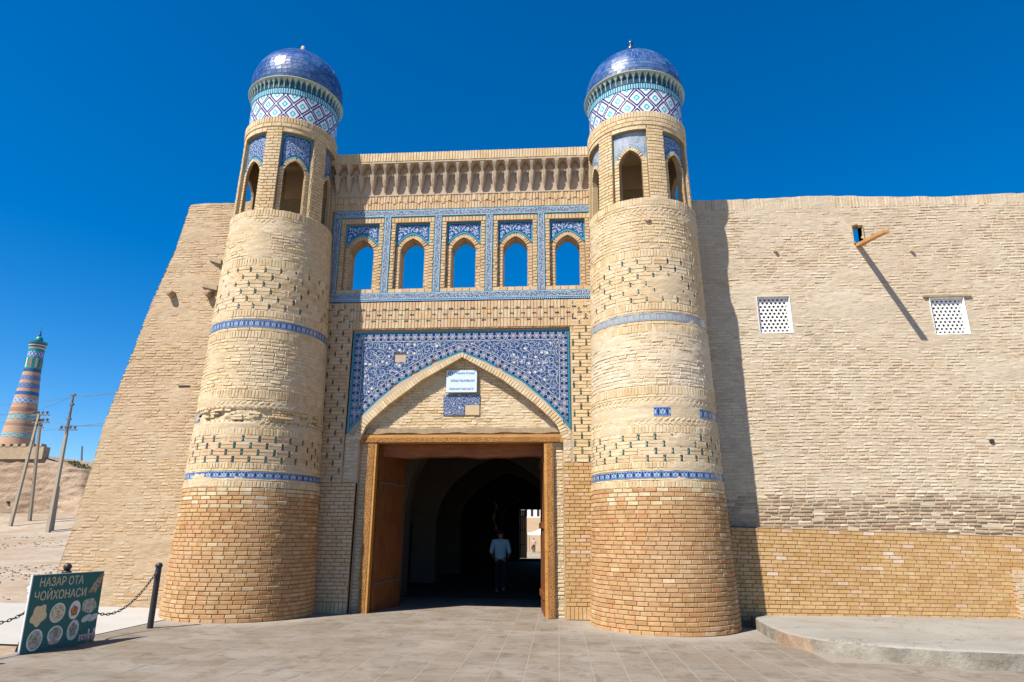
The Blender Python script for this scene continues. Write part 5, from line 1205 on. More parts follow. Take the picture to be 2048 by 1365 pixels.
# raised concrete pavement along the right wall
PE = [(3.49, 13.29), (3.47, 12.9), (3.42, 12.3), (3.40, 11.7), (3.42, 11.2), (3.54, 10.72), (3.75, 10.4), (4.08, 10.12), (4.5, 9.88), (5.0, 9.72), (5.6, 9.6), (6.6, 9.5), (8.5, 9.4), (13, 9.3), (13, 13.29)]
def platform():
    pts = []
    for i in range(len(PE)-2):
        for k in range(5): t = k/5; pts.append((PE[i][0]+(PE[i+1][0]-PE[i][0])*t, PE[i][1]+(PE[i+1][1]-PE[i][1])*t))
    pts += PE[-2:]
    b = MB(); n = len(pts); rg = random.Random(9); zt = 0.178
    # a strip of quads from the kerb back to the wall
    prev = None
    for i, (x, y) in enumerate(pts[:-1]):
        w1 = rg.uniform(-0.008, 0.008); w2 = rg.uniform(-0.006, 0.006)
        tx, ty = pts[i+1][0]-pts[max(0, i-1)][0], pts[i+1][1]-pts[max(0, i-1)][1]; l = math.hypot(tx, ty) or 1; nx, ny = -ty/l, tx/l
        if i == 0: nx, ny = 1, 0
        zb_ = float(zg(x, y))-0.05
        sec = [(x+w1, y+w2, zb_), (x+w2+nx*0.004, y+w1+ny*0.004, zt-0.10+w1), (x+nx*0.008+w2*0.6, y+ny*0.008, zt-0.022+w2*0.5), (x+nx*0.03, y+ny*0.03, zt+w1*0.2), (x+nx*0.09, y+ny*0.09, zt+0.003), (max(x+nx*0.09, 3.52) if y < 13.2 else x+0.09, 13.305, zt+0.0)]
        if prev:
            for q in range(5): b.quad([prev[q], sec[q], sec[q+1], prev[q+1]], mi=0 if q >= 2 else 1)
        prev = sec
    o = b.build('raised_pavement', ['concrete', 'concrete_side'], None); return tag(o, kind='structure')
platform()

# ================================================================== menu board, bollards, chain
MAT['teal_board'] = plain('teal_board', (0.004, 0.125, 0.122), 0.45, 0.4, 0.12, 3, 0.0); MAT['board_edge'] = plain('board_edge', (0.55, 0.56, 0.54), 0.6, 0.3)
MAT['cream_letter'] = plain('cream_letter', (0.62, 0.54, 0.36), 0.6, 0.2, 0.12, 14, 0.0)
MAT['black_iron'] = plain('black_iron', (0.018, 0.017, 0.018), 0.45, 0.5, 0.2, 12, 0.1)
def dish_mat(name, rim, cols, scale):
    t = NT(name); p = t.pos(); v = t.n('ShaderNodeTexVoronoi', 1, {'Vector': p, 'Scale': scale}); n1 = t.noise(p, scale*0.8, 4)
    x = t.t.nodes.new('ShaderNodeSeparateXYZ'); t.t.links.new(v, x.inputs[0])
    return t.fin(t.mix(t.mul(n1, 0.4), t.ramp(x.outputs[0], cols), rim), 0.5, 0.3)
for nm, cols in dict(dish_bread=[(0.5, 0.37, 0.2), (0.58, 0.46, 0.27), (0.45, 0.30, 0.15)], dish_soup=[(0.45, 0.38, 0.22), (0.5, 0.45, 0.3), (0.05, 0.04, 0.03)], dish_meat=[(0.2, 0.06, 0.02), (0.3, 0.12, 0.03), (0.4, 0.25, 0.1)], dish_salad=[(0.35, 0.33, 0.3), (0.10, 0.14, 0.06), (0.45, 0.42, 0.38)], dish_herb=[(0.02, 0.03, 0.015), (0.3, 0.28, 0.24), (0.25, 0.15, 0.12)], dish_pale=[(0.42, 0.45, 0.42), (0.2, 0.3, 0.28), (0.5, 0.5, 0.45)], dish_pot=[(0.5, 0.3, 0.28), (0.08, 0.05, 0.06), (0.5, 0.42, 0.4)], dish_rim=[(0.5, 0.5, 0.46), (0.45, 0.46, 0.44)], dish_kebab=[(0.3, 0.22, 0.12), (0.06, 0.05, 0.03), (0.4, 0.36, 0.28)]).items():
    cols = [tuple(min(0.8, q*1.45) for q in c_) for c_ in cols]
    MAT[nm] = dish_mat(nm, cols[0], cols, 60 if nm != 'dish_kebab' else 38)
def board():
    B0 = Vector((-6.675, 8.47, 0.125)); B1 = Vector((-6.525, 9.62, 0.118)); d = (B1-B0); L = d.length; d.normalize()
    up = Vector((-0.025, 0.0, 1)).normalized(); H = 0.925
    Q = tag(empty('menu_board', tuple(B0)), 'teal menu board lettered НАЗАР ОТА ЧОЙХОНАСИ with painted dishes, standing by the bollard chain', 'sign')
    mt = frame(B0, d, up)
    def at(u, v, o=0.0): return mt @ Vector((u*L, -o, v*H))
    b = MB(); b.raw([mt @ Vector(q) for q in ((0,0,0),(L,0,0),(L,0.018,0),(0,0.018,0),(0,0,H),(L,0,H),(L,0.018,H),(0,0.018,H))], [(0,3,2,1),(4,5,6,7),(0,1,5,4),(1,2,6,5),(2,3,7,6),(3,0,4,7)]); b.build('panel', 'teal_board', Q)
    b = MB()
    for (u0, u1, v0, v1) in ((-0.012, 0, -0.002, 1.008), (0, 1, 1.0, 1.008)): b.raw([mt @ Vector((u*L, y, v*H)) for y in (-0.004, 0.02) for u, v in ((u0, v0), (u1, v0), (u1, v1), (u0, v1))], [(0,1,2,3),(7,6,5,4),(0,4,5,1),(1,5,6,2),(2,6,7,3),(3,7,4,0)])
    b.build('edge_strip', 'board_edge', Q)
    b = MB(); b.tube([mt @ Vector((L*0.2, 0.02, H*0.9)), mt @ Vector((L*0.2, 0.30, 0.0))], 0.014, 6); b.tube([mt @ Vector((L*0.8, 0.02, H*0.9)), mt @ Vector((L*0.8, 0.30, 0.0))], 0.014, 6); b.build('prop_leg', 'black_iron', Q)
    for s, u0, v0, hgt, wid in (('НАЗАР ОТА', 0.10, 0.845, 0.118, 0.60), ('ЧОЙХОНАСИ', 0.055, 0.665, 0.118, 0.71)):
        cu = bpy.data.curves.new('lettering', 'FONT'); cu.body = s; cu.offset = 0.010; cu.resolution_u = 2
        to = bpy.data.objects.new('lettering', cu); COL.objects.link(to); dg = bpy.context.evaluated_depsgraph_get(); me = bpy.data.meshes.new_from_object(to.evaluated_get(dg)); bpy.data.objects.remove(to)
        co = np.array([v.co[:] for v in me.vertices]); mn, mx = co.min(0), co.max(0); capx = 0.73
        for v in me.vertices:
            u = (v.co.x-mn[0])/(mx[0]-mn[0]); vv = v.co.y/capx
            v.co = at(u0+u*wid, v0+vv*hgt*(1.0), 0.0035)
        me.materials.clear(); me.materials.append(MAT['cream_letter']); me.update(); link('lettering', me, Q)
    def disc(u, v, ru, rv, mat, rot=0.0, o=0.003, n=26, wob=0.0, name='dish'):
        b = MB(); ring = []; ru *= 1.12; rv *= 1.12
        for k in range(n):
            a = 2*PI*k/n; q = 1+wob*math.sin(a*5+u*9); x, z = ru*q*math.cos(a), rv*q*math.sin(a); ring.append(at(u+x*math.cos(rot)-z*math.sin(rot)*0.8, v+x*math.sin(rot)+z*math.cos(rot), o))
        b.quad(ring); return b.build(name, mat, Q)
    disc(0.155, 0.47, 0.085, 0.125, 'dish_bread', -0.35, wob=0.13)
    disc(0.40, 0.475, 0.092, 0.12, 'dish_rim', -0.3); disc(0.40, 0.475, 0.078, 0.102, 'dish_soup', -0.3, 0.005)
    disc(0.635, 0.485, 0.072, 0.115, 'dish_rim', -0.1); disc(0.63, 0.475, 0.045, 0.065, 'dish_meat', 0, 0.005, wob=0.1)
    disc(0.845, 0.52, 0.10, 0.092, 'dish_salad', -0.2, wob=0.06)
    disc(0.155, 0.155, 0.088, 0.125, 'dish_rim', -0.1); disc(0.155, 0.155, 0.074, 0.105, 'dish_salad', 0, 0.005); disc(0.15, 0.15, 0.03, 0.03, 'dish_herb', 0, 0.007, wob=0.2)
    disc(0.415, 0.185, 0.092, 0.105, 'dish_rim', 0); disc(0.415, 0.195, 0.074, 0.08, 'dish_salad', 0, 0.005); disc(0.415, 0.215, 0.026, 0.06, 'dish_herb', 0, 0.007); disc(0.41, 0.085, 0.07, 0.025, 'dish_pot', 0, 0.0045)
    disc(0.655, 0.21, 0.075, 0.125, 'dish_pale', -0.1); disc(0.655, 0.215, 0.045, 0.08, 'dish_herb', 0, 0.005, wob=0.15)
    for u in (0.83, 0.93): disc(u, 0.345, 0.07, 0.04, 'dish_pale', 0.45)
    for u in (0.775, 0.81, 0.845): disc(u, 0.07, 0.016, 0.03, 'dish_pot', 0, n=10); disc(u, 0.115, 0.014, 0.008, 'dish_rim', 0, n=10)
    for u in (0.895, 0.975): disc(u, 0.08, 0.028, 0.062, 'dish_pot', 0, n=14); disc(u, 0.035, 0.02, 0.03, 'dish_herb', 0, 0.005, n=10); disc(u, 0.165, 0.012, 0.025, 'dish_rim', 0, n=8); disc(u-0.035, 0.11, 0.02, 0.01, 'dish_pot', 0.4, n=8)
    for k in range(7):
        disc(0.835+0.022*k, 0.735+0.034*k, 0.04, 0.028, 'dish_kebab', 0.5, 0.003+0.0004*k, n=12, wob=0.15)
        if k < 5: disc(0.885+0.02*k, 0.72+0.035*k, 0.032, 0.022, 'dish_kebab', 0.5, 0.006+0.0004*k, n=10, wob=0.2)
board()
PST = [(-6.515, 10.93), (-6.76, 9.15), (-7.0, 7.37)]
PLAB = ['black iron bollard standing beside the tower base, holding the chain', 'black iron bollard with a ball top behind the teal menu board', 'black iron bollard at the far end of the chain from the tower']
for k, (x, y) in enumerate(PST):
    z0 = float(zg(x, y)); Q = tag(empty('bollard', (x, y, z0)), PLAB[k], 'bollard', 'bollards along the chain')
    b = MB(); hh = 0.93 if k == 0 else 0.92; b.lathe([(0.001, z0), (0.047, z0), (0.045, z0+hh), (0.001, z0+hh)], x, y, 20); b.build('post', 'black_iron', Q, False)
    b = MB()
    if k == 0: b.lathe([(0.045, z0+hh-0.01), (0.054, z0+hh), (0.056, z0+hh+0.03), (0.045, z0+hh+0.055), (0.02, z0+hh+0.068), (0.001, z0+hh+0.07)], x, y, 20)
    else:
        b.lathe([(0.046, z0+hh), (0.06, z0+hh+0.005), (0.06, z0+hh+0.03), (0.03, z0+hh+0.045)]+[(0.052*math.sin(a), z0+hh+0.085-0.052*math.cos(a)) for a in np.linspace(0.6, PI, 9)], x, y, 20)
    b.build('cap', 'black_iron', Q, True)
def link_mesh():
    b = MB(); n, m_ = 12, 6; ring = []
    for k in range(n):
        a = 2*PI*k/n; x, z = 0.034*math.cos(a), 0.016*math.sin(a); ring.append(Vector((x*1.0, 0, z)))
    vs_ = []
    for k in range(n):
        t = (ring[(k+1) % n]-ring[k-1]).normalized(); q = t.cross(Vector((0, 1, 0)))
        for j in range(m_): a = 2*PI*j/m_; vs_.append(ring[k]+(q*math.cos(a)+Vector((0, 1, 0))*math.sin(a))*0.0065)
    b.raw(vs_, [(k*m_+j, k*m_+(j+1) % m_, ((k+1) % n)*m_+(j+1) % m_, ((k+1) % n)*m_+j) for k in range(n) for j in range(m_)]); return b.mesh('chain_link', 'black_iron', True)
LM = link_mesh()
for k in range(2):
    (xa, ya), (xb, yb_) = PST[k], PST[k+1]; za, zb_ = float(zg(xa, ya))+0.90, float(zg(xb, yb_))+0.88; sag = 0.58 if k == 0 else 0.50
    Q = tag(empty('chain', ((xa+xb)/2, (ya+yb_)/2, za-sag)), ('black iron chain sagging between the tower bollard and the menu board', 'black iron chain hanging from the bollard behind the menu board away from the tower')[k], 'chain', 'bollard chains')
    P = lambda t: Vector((xa+(xb-xa)*t, ya+(yb_-ya)*t, za+(zb_-za)*t-sag*4*t*(1-t)))
    ts = np.linspace(0, 1, 400); pp = [P(t) for t in ts]; cl = np.concatenate([[0], np.cumsum([(pp[i+1]-pp[i]).length for i in range(399)])]); n = int(cl[-1]/0.054)
    for i in range(n):
        t = float(np.interp((i+0.5)*cl[-1]/n, cl, ts)); tg = (P(min(1, t+0.01))-P(max(0, t-0.01))).normalized(); upv = Vector((0, 0, 1))-tg*tg.z
        o = link('chain_link', LM, Q); o.matrix_basis = frame(P(t), tg, upv) @ Matrix.Rotation(PI/2*(i % 2)+random.uniform(-0.25, 0.25), 4, 'X')
# crumpled plastic bag behind the board
MAT['bag'] = plain('bag', (0.62, 0.66, 0.70), 0.4, 0.4, 0.05, 20, 0.5)
b = MB(); prev = None; c0 = Vector((-6.86, 8.72, 0.84))
for i in range(9):
    a = PI*i/8; row = []
    for j in range(12):
        q = 2*PI*j/12; rr_ = 0.06*(1+0.25*math.sin(q*3+i*1.7)+0.15*math.sin(q*5-i)); row.append(c0+Vector((rr_*math.sin(a)*math.cos(q), rr_*math.sin(a)*math.sin(q), -0.10*math.cos(a))))
    if prev: [b.quad([prev[j], prev[(j+1) % 12], row[(j+1) % 12], row[j]]) for j in range(12)]
    prev = row
b.tube([c0+Vector((0, 0, 0.09)), Vector((-6.80, 8.9, 1.0))], 0.006, 5)
tag(b.build('plastic_bag', 'bag'), 'crumpled white plastic bag tied up behind the teal menu board', 'bag')

# loose stones and clods on the bare ground left of the wall
b = MB(); rg = random.Random(12)
for k in range(2400):
    y = 9.0+rg.random()**1.6*26; x = -0.93*y+rg.uniform(-3.5, 5.5)
    if x > -7.0 or (x > -10.4 and y > 13.3) or (-13.0 < x < -6.86 and 9.15 < y < 13.62): continue
    if float(fbm(x*0.5, y*0.5, 3, 88)) < 0.52+0.1*rg.random(): continue
    s_ = rg.uniform(0.005, 0.02)*(1+y/30); z = float(zg(x, y))
    vv = [(x+s_*rg.uniform(0.7, 1.2)*dx, y+s_*rg.uniform(0.7, 1.2)*dy, z+(s_*rg.uniform(0.3, 0.8) if dz else -0.02)) for dz in (0, 1) for dx, dy in ((-1,-1),(1,-1),(1,1),(-1,1))]
    b.raw(vv, [(4,5,6,7),(0,1,5,4),(1,2,6,5),(2,3,7,6),(3,0,4,7)])
MAT['stones'] = brick_mat('stones', [(0.20, 0.15, 0.10), (0.34, 0.27, 0.20), (0.26, 0.19, 0.13)], patch=0)
tag(b.build('gravel', 'stones'), 'scattered stones and clods on the bare earth left of the wall', 'gravel', kind='stuff')
# ================================================================== background: mud rampart, minaret, poles, wires
def mud_mat():
    t = NT('mud'); p = t.pos(); a = t.noise(p, 0.5, 5, 0.6); c_ = t.noise(p, 3.0, 5, 0.65); f = t.noise(p, 18, 3, 0.6)
    c = t.mix(t.ramp01(a, 0.35, 0.7), (0.31, 0.215, 0.145), (0.42, 0.315, 0.225)); c = t.mix(t.mul(t.ramp01(c_, 0.5, 0.8), 0.5), c, (0.28, 0.19, 0.13))
    t.bump(t.add(c_, t.mul(f, 0.4)), 1.0, 0.2); return t.fin(c, 0.95, 0.1)
MAT['mud'] = mud_mat()
MW = tag(empty('mud_rampart', (-42, 47, 2.8)), 'eroded mud brick rampart with a crenellated top below the striped minaret', 'wall')
def mud(U, V):
    top = np.interp(U, [-70, -39.5, -38.0, -36.6, -34.4, -33.2, -32.2, -31], [7.2, 7.15, 6.75, 6.2, 5.95, 5.7, 4.3, 2.6])
    ex = np.clip((U+36)/3.2, 0, 1)
    v = np.clip(V, 0, 1); Z = 2.2+(top-2.2)*v
    Y = 46.4+0.6*v**1.6+0.45*(fbm(U*0.45, Z*0.3, 5, 61)-0.5)+0.30*(fbm(U*1.2, Z*3.5, 4, 63)-0.5)
    gul = np.exp(-((U-(-34.2+0.45*(Z-5)*-1))/0.28)**2)*np.clip((Z-2.9)/1.5, 0, 1)
    Y = Y+gul*1.3-ex*1.8*np.clip(1-v*1.5, 0, 1)
    bk = np.clip(V-1, 0, 1); Y = Y+bk*12; Z = Z+bk*0.15
    return U, Y, Z
sheet('mud_face', 'mud', MW, np.linspace(-68, -30.5, 190), np.concatenate([np.linspace(0, 1, 46), [1.1, 1.4, 2.0]]), mud)
b = MB(); b.box((-66, 46.75, 6.7), (-38.1, 47.4, 7.62)); b.build('parapet', 'brick_wall_low', MW)
for k in range(34):
    x = -38.5-k*0.62; b = MB(); b.raw([(x-0.20, 46.72, 7.62), (x+0.20, 46.72, 7.62), (x+0.20, 47.3, 7.62), (x-0.20, 47.3, 7.62), (x-0.15, 46.75, 7.84), (x+0.15, 46.75, 7.84), (x+0.15, 47.25, 7.84), (x-0.15, 47.25, 7.84)], [(0,1,5,4),(1,2,6,5),(2,3,7,6),(3,0,4,7),(4,5,6,7)]); b.build('merlon', 'brick_wall_low', MW)
for (x, z) in ((-39.6, 3.55), (-37.9, 3.45), (-36.2, 3.42)):
    b = MB(); b.tube([(x, 46.9, z), (x, 46.22, z)], 0.09, 8); b.build('weep_hole', 'dark_hollow', MW)
# minaret
def zpx(q): return float(np.interp(650+0.198*q, [660, 662, 680, 690, 735, 790, 882], [50.2, 49.95, 47.6, 46.27, 40.5, 33.55, 22.3]))
def mini(name, c1, c2, per, ang=True):
    t = NT(name); u, v, _ = t.uv(); a = t.m('ABSOLUTE', t.sub(t.m('FRACT', t.add(u, t.mul(v, 1.0))), 0.5)); d = t.m('ABSOLUTE', t.sub(t.m('FRACT', t.sub(u, t.mul(v, 1.0))), 0.5))
    return t.fin(t.mix(t.lt(t.m('MINIMUM', a, d), 0.16), c1, c2), 0.35, 0.4)
MAT['m_brick'] = plain('m_brick', (0.42, 0.26, 0.17), 0.9, 0.1, 0.1, 2, 0.2); MAT['m_brown'] = plain('m_brown', (0.27, 0.17, 0.12), 0.8, 0.2, 0.1, 2, 0.0)
MAT['m_turq'] = mini('m_turq', (0.15, 0.28, 0.29), (0.27, 0.37, 0.36), 1); MAT['m_bluew'] = mini('m_bluew', (0.10, 0.18, 0.36), (0.36, 0.42, 0.48), 1); MAT['m_blue'] = mini('m_blue', (0.025, 0.085, 0.27), (0.035, 0.12, 0.33), 1)
MAT['m_violet'] = mini('m_violet', (0.08, 0.12, 0.27), (0.15, 0.19, 0.34), 1); MAT['m_green'] = mini('m_green', (0.012, 0.17, 0.16), (0.02, 0.24, 0.22), 1); MAT['m_navy'] = mini('m_navy', (0.02, 0.05, 0.14), (0.04, 0.10, 0.22), 1); MAT['m_white'] = mini('m_white', (0.42, 0.46, 0.56), (0.05, 0.08, 0.28), 1); MAT['m_cream'] = plain('m_cream', (0.48, 0.44, 0.36), 0.8, 0.2)
MN = tag(empty('minaret', (-129.3, 150, 0)), 'tall tapering minaret with blue and turquoise tile bands beyond the mud rampart', 'minaret')
mr = lambda z: float(np.interp(z, [0, 22.3, 27, 33.5, 38.7, 41, 44.5, 50], [5.4, 3.5, 2.98, 2.37, 1.87, 1.72, 1.66, 1.6]))
MBANDS = [(1700, 1150, 'm_brick'), (1150, 1108, 'm_turq'), (1108, 1047, 'm_brick'), (1047, 1041, 'm_cream'), (1041, 1010, 'm_brown'), (1010, 968, 'm_brick'), (968, 920, 'm_turq'), (920, 888, 'm_brick'), (888, 852, 'm_brown'), (852, 803, 'm_brick'), (803, 756, 'm_bluew'), (756, 720, 'm_brick'), (720, 686, 'm_blue'), (686, 652, 'm_brick'), (652, 602, 'm_violet'), (602, 568, 'm_brick'), (568, 524, 'm_violet'), (524, 486, 'm_brick'), (486, 456, 'm_navy'), (456, 334, 'm_green'), (334, 284, 'm_white'), (284, 252, 'm_green')]
for q0, q1, mt_ in MBANDS:
    z0, z1 = (0 if q0 == 1700 else zpx(q0)), zpx(q1); b = MB(); n = 40; na = 14
    for j in range(n):
        a0, a1 = 2*PI*j/n, 2*PI*(j+1)/n; r0, r1 = mr(z0), mr(z1); f = 0.03 if 'brick' not in mt_ else 0; hh = max(1, round((z1-z0)/1.2))
        b.quad([cyl(-129.3, 150, r0+f, a0, z0), cyl(-129.3, 150, r0+f, a1, z0), cyl(-129.3, 150, r1+f, a1, z1), cyl(-129.3, 150, r1+f, a0, z1)], [(a0/2/PI*na, 0), (a1/2/PI*na, 0), (a1/2/PI*na, hh), (a0/2/PI*na, hh)])
    b.build('tile_ring' if 'brick' not in mt_ else 'brick_ring', mt_, MN, False)
for k in range(10):   # niches of the lantern storey
    a = 2*PI*(k+0.5)/10; z0, z1 = zpx(445), zpx(348); r = mr(z0)+0.05; b = MB()
    b.quad([cyl(-129.3, 150, r, a-0.14, z0), cyl(-129.3, 150, r, a+0.14, z0), cyl(-129.3, 150, r, a+0.14, z1), cyl(-129.3, 150, r, a-0.14, z1)]); b.build('niche', 'm_cream' if k % 2 else 'm_brown', MN)
for q0, q1, ra, rb_, mt_ in ((252, 238, 1.66, 1.78, 'm_cream'), (238, 224, 1.72, 1.84, 'm_navy'), (224, 212, 1.82, 1.9, 'm_cream'), (212, 198, 1.84, 1.92, 'm_navy'), (198, 180, 1.95, 2.0, 'm_green')):
    b = MB(); b.lathe([(1.2, zpx(q0)), (ra, zpx(q0)), (rb_, zpx(q1)), (1.2, zpx(q1))], -129.3, 150, 32); b.build('gallery_ring', mt_, MN)
b = MB(); zd = zpx(180); b.lathe([(0.85, zd), (0.85, zd+0.35), (0.92, zd+0.45)]+[(0.9*math.cos(a), zd+0.5+1.15*math.sin(a)) for a in np.linspace(0, PI/2, 9)], -129.3, 150, 24); b.build('dome', 'm_green', MN, True)
b = MB(); b.lathe([(0.12, zd+1.5), (0.32, zd+1.9), (0.30, zd+2.15), (0.10, zd+2.4), (0.22, zd+2.65), (0.06, zd+2.95), (0.05, zd+4.2), (0.001, zd+4.3)], -129.3, 150, 12); b.build('finial', 'm_navy', MN, True)
# poles
MAT['pole_concrete'] = plain('pole_concrete', (0.33, 0.28, 0.21), 0.95, 0.1, 0.12, 3, 0.3); MAT['pole_steel'] = plain('pole_steel', (0.13, 0.13, 0.13), 0.6, 0.4); MAT['insulator'] = plain('insulator', (0.05, 0.06, 0.07), 0.3, 0.5)
def sqpole(b, p0, p1, w0, w1):
    p0, p1 = Vector(p0), Vector(p1); d = (p1-p0).normalized(); a = d.cross(Vector((0, 1, 0))).normalized(); c = a.cross(d)
    b.raw([p+a*sx*w_/2+c*sy*w_/2 for p, w_ in ((p0, w0), (p1, w1)) for sx, sy in ((-1,-1),(1,-1),(1,1),(-1,1))], [(3,2,1,0),(4,5,6,7),(0,1,5,4),(1,2,6,5),(2,3,7,6),(3,0,4,7)])
def arm(Q, x0, x1, y, z, ins):
    b = MB(); b.box((x0, y-0.04, z-0.04), (x1, y+0.04, z+0.04)); b.build('crossarm', 'pole_steel', Q)
    for k in range(ins):
        x = x0+(x1-x0)*(k+0.5)/ins; b = MB(); b.lathe([(0.02, z+0.04), (0.03, z+0.10), (0.075, z+0.12), (0.07, z+0.20), (0.03, z+0.26), (0.001, z+0.27)], x, y, 8); b.build('insulator', 'insulator', Q)
QA = tag(empty('utility_pole', (-33.75, 40, 2.0)), 'concrete utility pole with two crossarms and a slanting brace in front of the mud rampart', 'utility pole', 'utility poles by the rampart')
b = MB(); sqpole(b, (-33.75, 40, 1.7), (-33.38, 40, 8.85), 0.17, 0.12); b.build('pole', 'pole_concrete', QA)
b = MB(); sqpole(b, (-34.19, 42, 2.2), (-33.42, 40.25, 8.6), 0.17, 0.12); b.build('brace', 'pole_concrete', QA)
arm(QA, -33.9, -32.7, 40.0, 8.78, 4); arm(QA, -33.75, -32.6, 40.0, 8.30, 4); arm(QA, -33.55, -32.9, 40.0, 7.95, 2)
QB = tag(empty('utility_pole', (-29.68, 38, 1.4)), 'utility pole with a thin steel top and single crossarm standing nearer the dirt road', 'utility pole', 'utility poles by the rampart')
b = MB(); sqpole(b, (-29.66, 38, 1.1), (-29.72, 38, 7.3), 0.22, 0.15); b.build('pole', 'pole_concrete', QB)
b = MB(); b.tube([(-29.72, 38, 7.2), (-29.74, 38, 9.62)], [0.09, 0.06], 8); b.build('mast', 'pole_steel', QB)
b = MB(); sqpole(b, (-29.97, 38.6, 1.5), (-29.98, 38.45, 4.15), 0.22, 0.20); b.build('stub', 'pole_concrete', QB)
arm(QB, -30.25, -29.1, 38, 7.5, 4)
for z in (8.1, 9.0, 9.6): b = MB(); b.box((-29.86, 37.92, z), (-29.62, 38.08, z+0.12)); b.build('bracket', 'pole_steel', QB)
QC = tag(empty('utility_pole', (-44.6, 60, 5.5)), 'thin bare pole standing far behind the bush on the rampart', 'utility pole', 'utility poles by the rampart')
b = MB(); b.tube([(-44.5, 60, 5.5), (-45.1, 60, 9.34)], [0.10, 0.07], 6); b.build('pole', 'pole_steel', QC)
WLAB = ['thin overhead wire running from the braced pole out past the minaret', 'thin overhead wire strung between the braced pole and the steel-topped pole', 'thin overhead wire running from the steel-topped pole behind the fortress wall', 'long thin overhead wire passing above both poles without touching them']
WGRP = ['wires past the minaret', 'wires between the two poles', 'wires behind the fortress wall', 'long through wires']
wires = [((-75, 46, 9.6), (-33.8, 40, 9.0)), ((-75, 46, 9.3), (-33.2, 40, 9.0)), ((-75, 46, 8.9), (-32.8, 40, 8.55)), ((-33.8, 40, 9.0), (-29.74, 38, 9.6)), ((-33.2, 40, 9.0), (-30.1, 38, 7.75)), ((-32.8, 40, 8.55), (-29.3, 38, 7.75)), ((-33.0, 40, 8.2), (-29.7, 38, 5.6)), ((-29.74, 38, 9.6), (-14, 31, 9.2)), ((-30.1, 38, 7.75), (-14, 31, 7.3)), ((-29.3, 38, 7.75), (-14, 31, 7.6)), ((-75, 50, 10.4), (-14, 33, 9.9)), ((-75, 52, 8.2), (-14, 33, 8.4))]
for p, q in wires:
    p, q = Vector(p), Vector(q); sg = 0.03*(q-p).length; b = MB()
    b.tube([p.lerp(q, t)-Vector((0, 0, sg*4*t*(1-t)*0.5)) for t in np.linspace(0, 1, 15)], 0.011, 4)
    i_ = (0 if p.x < -70 and q.x < -20 else 1 if -40 < p.x < -31 else 2 if p.x > -31 else 3)
    tag(b.build('overhead_wire', 'pole_steel'), WLAB[i_], 'wire', WGRP[i_])
# bush and low house on the rampart
MAT['leaf'] = glaze('leaf', [(0.06, 0.075, 0.025), (0.09, 0.10, 0.035), (0.05, 0.06, 0.02), (0.12, 0.11, 0.05)], 0.8, 0.2)
Q = tag(empty('bush', (-38.2, 49.5, 6.0)), 'low olive green bush growing on top of the mud rampart', 'bush')
b = MB(); rg = random.Random(3)
for k in range(2600):
    x = rg.uniform(-1.9, 1.9); y = rg.uniform(-0.9, 0.9); hmax = 0.78*(1-(x/2.0)**2)*(0.75+0.5*float(hash_noise(x*2.1, y*2.1, 4)))
    p = Vector((-38.15+x, 49.5+y, 6.0+rg.uniform(0, 1)**0.6*hmax)); a = Vector((rg.gauss(0, 1), rg.gauss(0, 1), rg.gauss(0, 1))).normalized(); c = a.orthogonal().normalized(); s = rg.uniform(0.04, 0.09)
    b.quad([p-a*s, p+c*s*0.45, p+a*s, p-c*s*0.45])
b.build('foliage', 'leaf', Q); b = MB()
for k in range(6): b.tube([(-38.9+k*0.3, 49.5, 5.7), (-38.9+k*0.3+0.1, 49.5, 6.3)], [0.03, 0.015], 5)
b.build('stem', 'wood_old', Q)
MAT['house_wall'] = plain('house_wall', (0.45, 0.38, 0.30), 0.9, 0.1); MAT['house_roof'] = plain('house_roof', (0.24, 0.13, 0.09), 0.85, 0.15)
Q = tag(empty('house', (-46, 60, 5.5)), 'low pale house with a flat brown roof edge behind the mud rampart', 'house')
b = MB(); b.box((-49.0, 58, 5.4), (-43.2, 62, 7.15)); b.build('wall', 'house_wall', Q); b = MB(); b.box((-49.2, 57.8, 7.15), (-43.0, 62.2, 7.42)); b.build('roof', 'house_roof', Q)

# ================================================================== courtyard seen through the passage
def zc(y): return float(zg(-1.5, y))
CW = tag(empty('courtyard_wall', (-2, 105, zc(105))), 'sunlit brick wall with a white slatted parapet beyond the passage', 'wall')
b = MB(); b.box((-16, 105, zc(105)-0.5), (12, 106, 3.95)); b.build('brick_face', 'brick_portal', CW)
b = MB(); b.box((-16, 105.05, 3.95), (12, 105.9, 6.5)); b.build('white_parapet', 'white_plaster', CW)
for k in range(14): b = MB(); b.box((-9.0+k*0.95, 105.0, 4.15), (-8.62+k*0.95, 105.06, 5.6)); b.build('slit', 'dark_hollow', CW)
MAT['canvas'] = plain('canvas', (0.80, 0.79, 0.77), 0.8, 0.2, 0.03, 4, 0.1)
TN = tag(empty('market_tent', (-0.9, 85, zc(85))), 'white peaked market tent in the sunny yard beyond the passage', 'tent')
ze = 1.66; hw_ = 2.9; c_ = Vector((-0.9, 85.5, 3.4)); b = MB(); cor = [Vector((-0.9+sx*hw_, 85.5+sy*hw_, ze)) for sx, sy in ((-1,-1),(1,-1),(1,1),(-1,1))]
for k in range(4):
    A_, B_ = cor[k], cor[(k+1) % 4]
    for i in range(8):
        f0, f1 = i/8, (i+1)/8; g0, g1 = f0**2.0, f1**2.0
        P_ = lambda q, f, g: Vector((q.x+(c_.x-q.x)*f, q.y+(c_.y-q.y)*f, ze+(c_.z-ze)*g)); b.quad([P_(A_, f0, g0), P_(B_, f0, g0), P_(B_, f1, g1), P_(A_, f1, g1)])
    b.quad([A_-Vector((0, 0, 0.25)), B_-Vector((0, 0, 0.25)), B_, A_])
b.build('canopy', 'canvas', TN)
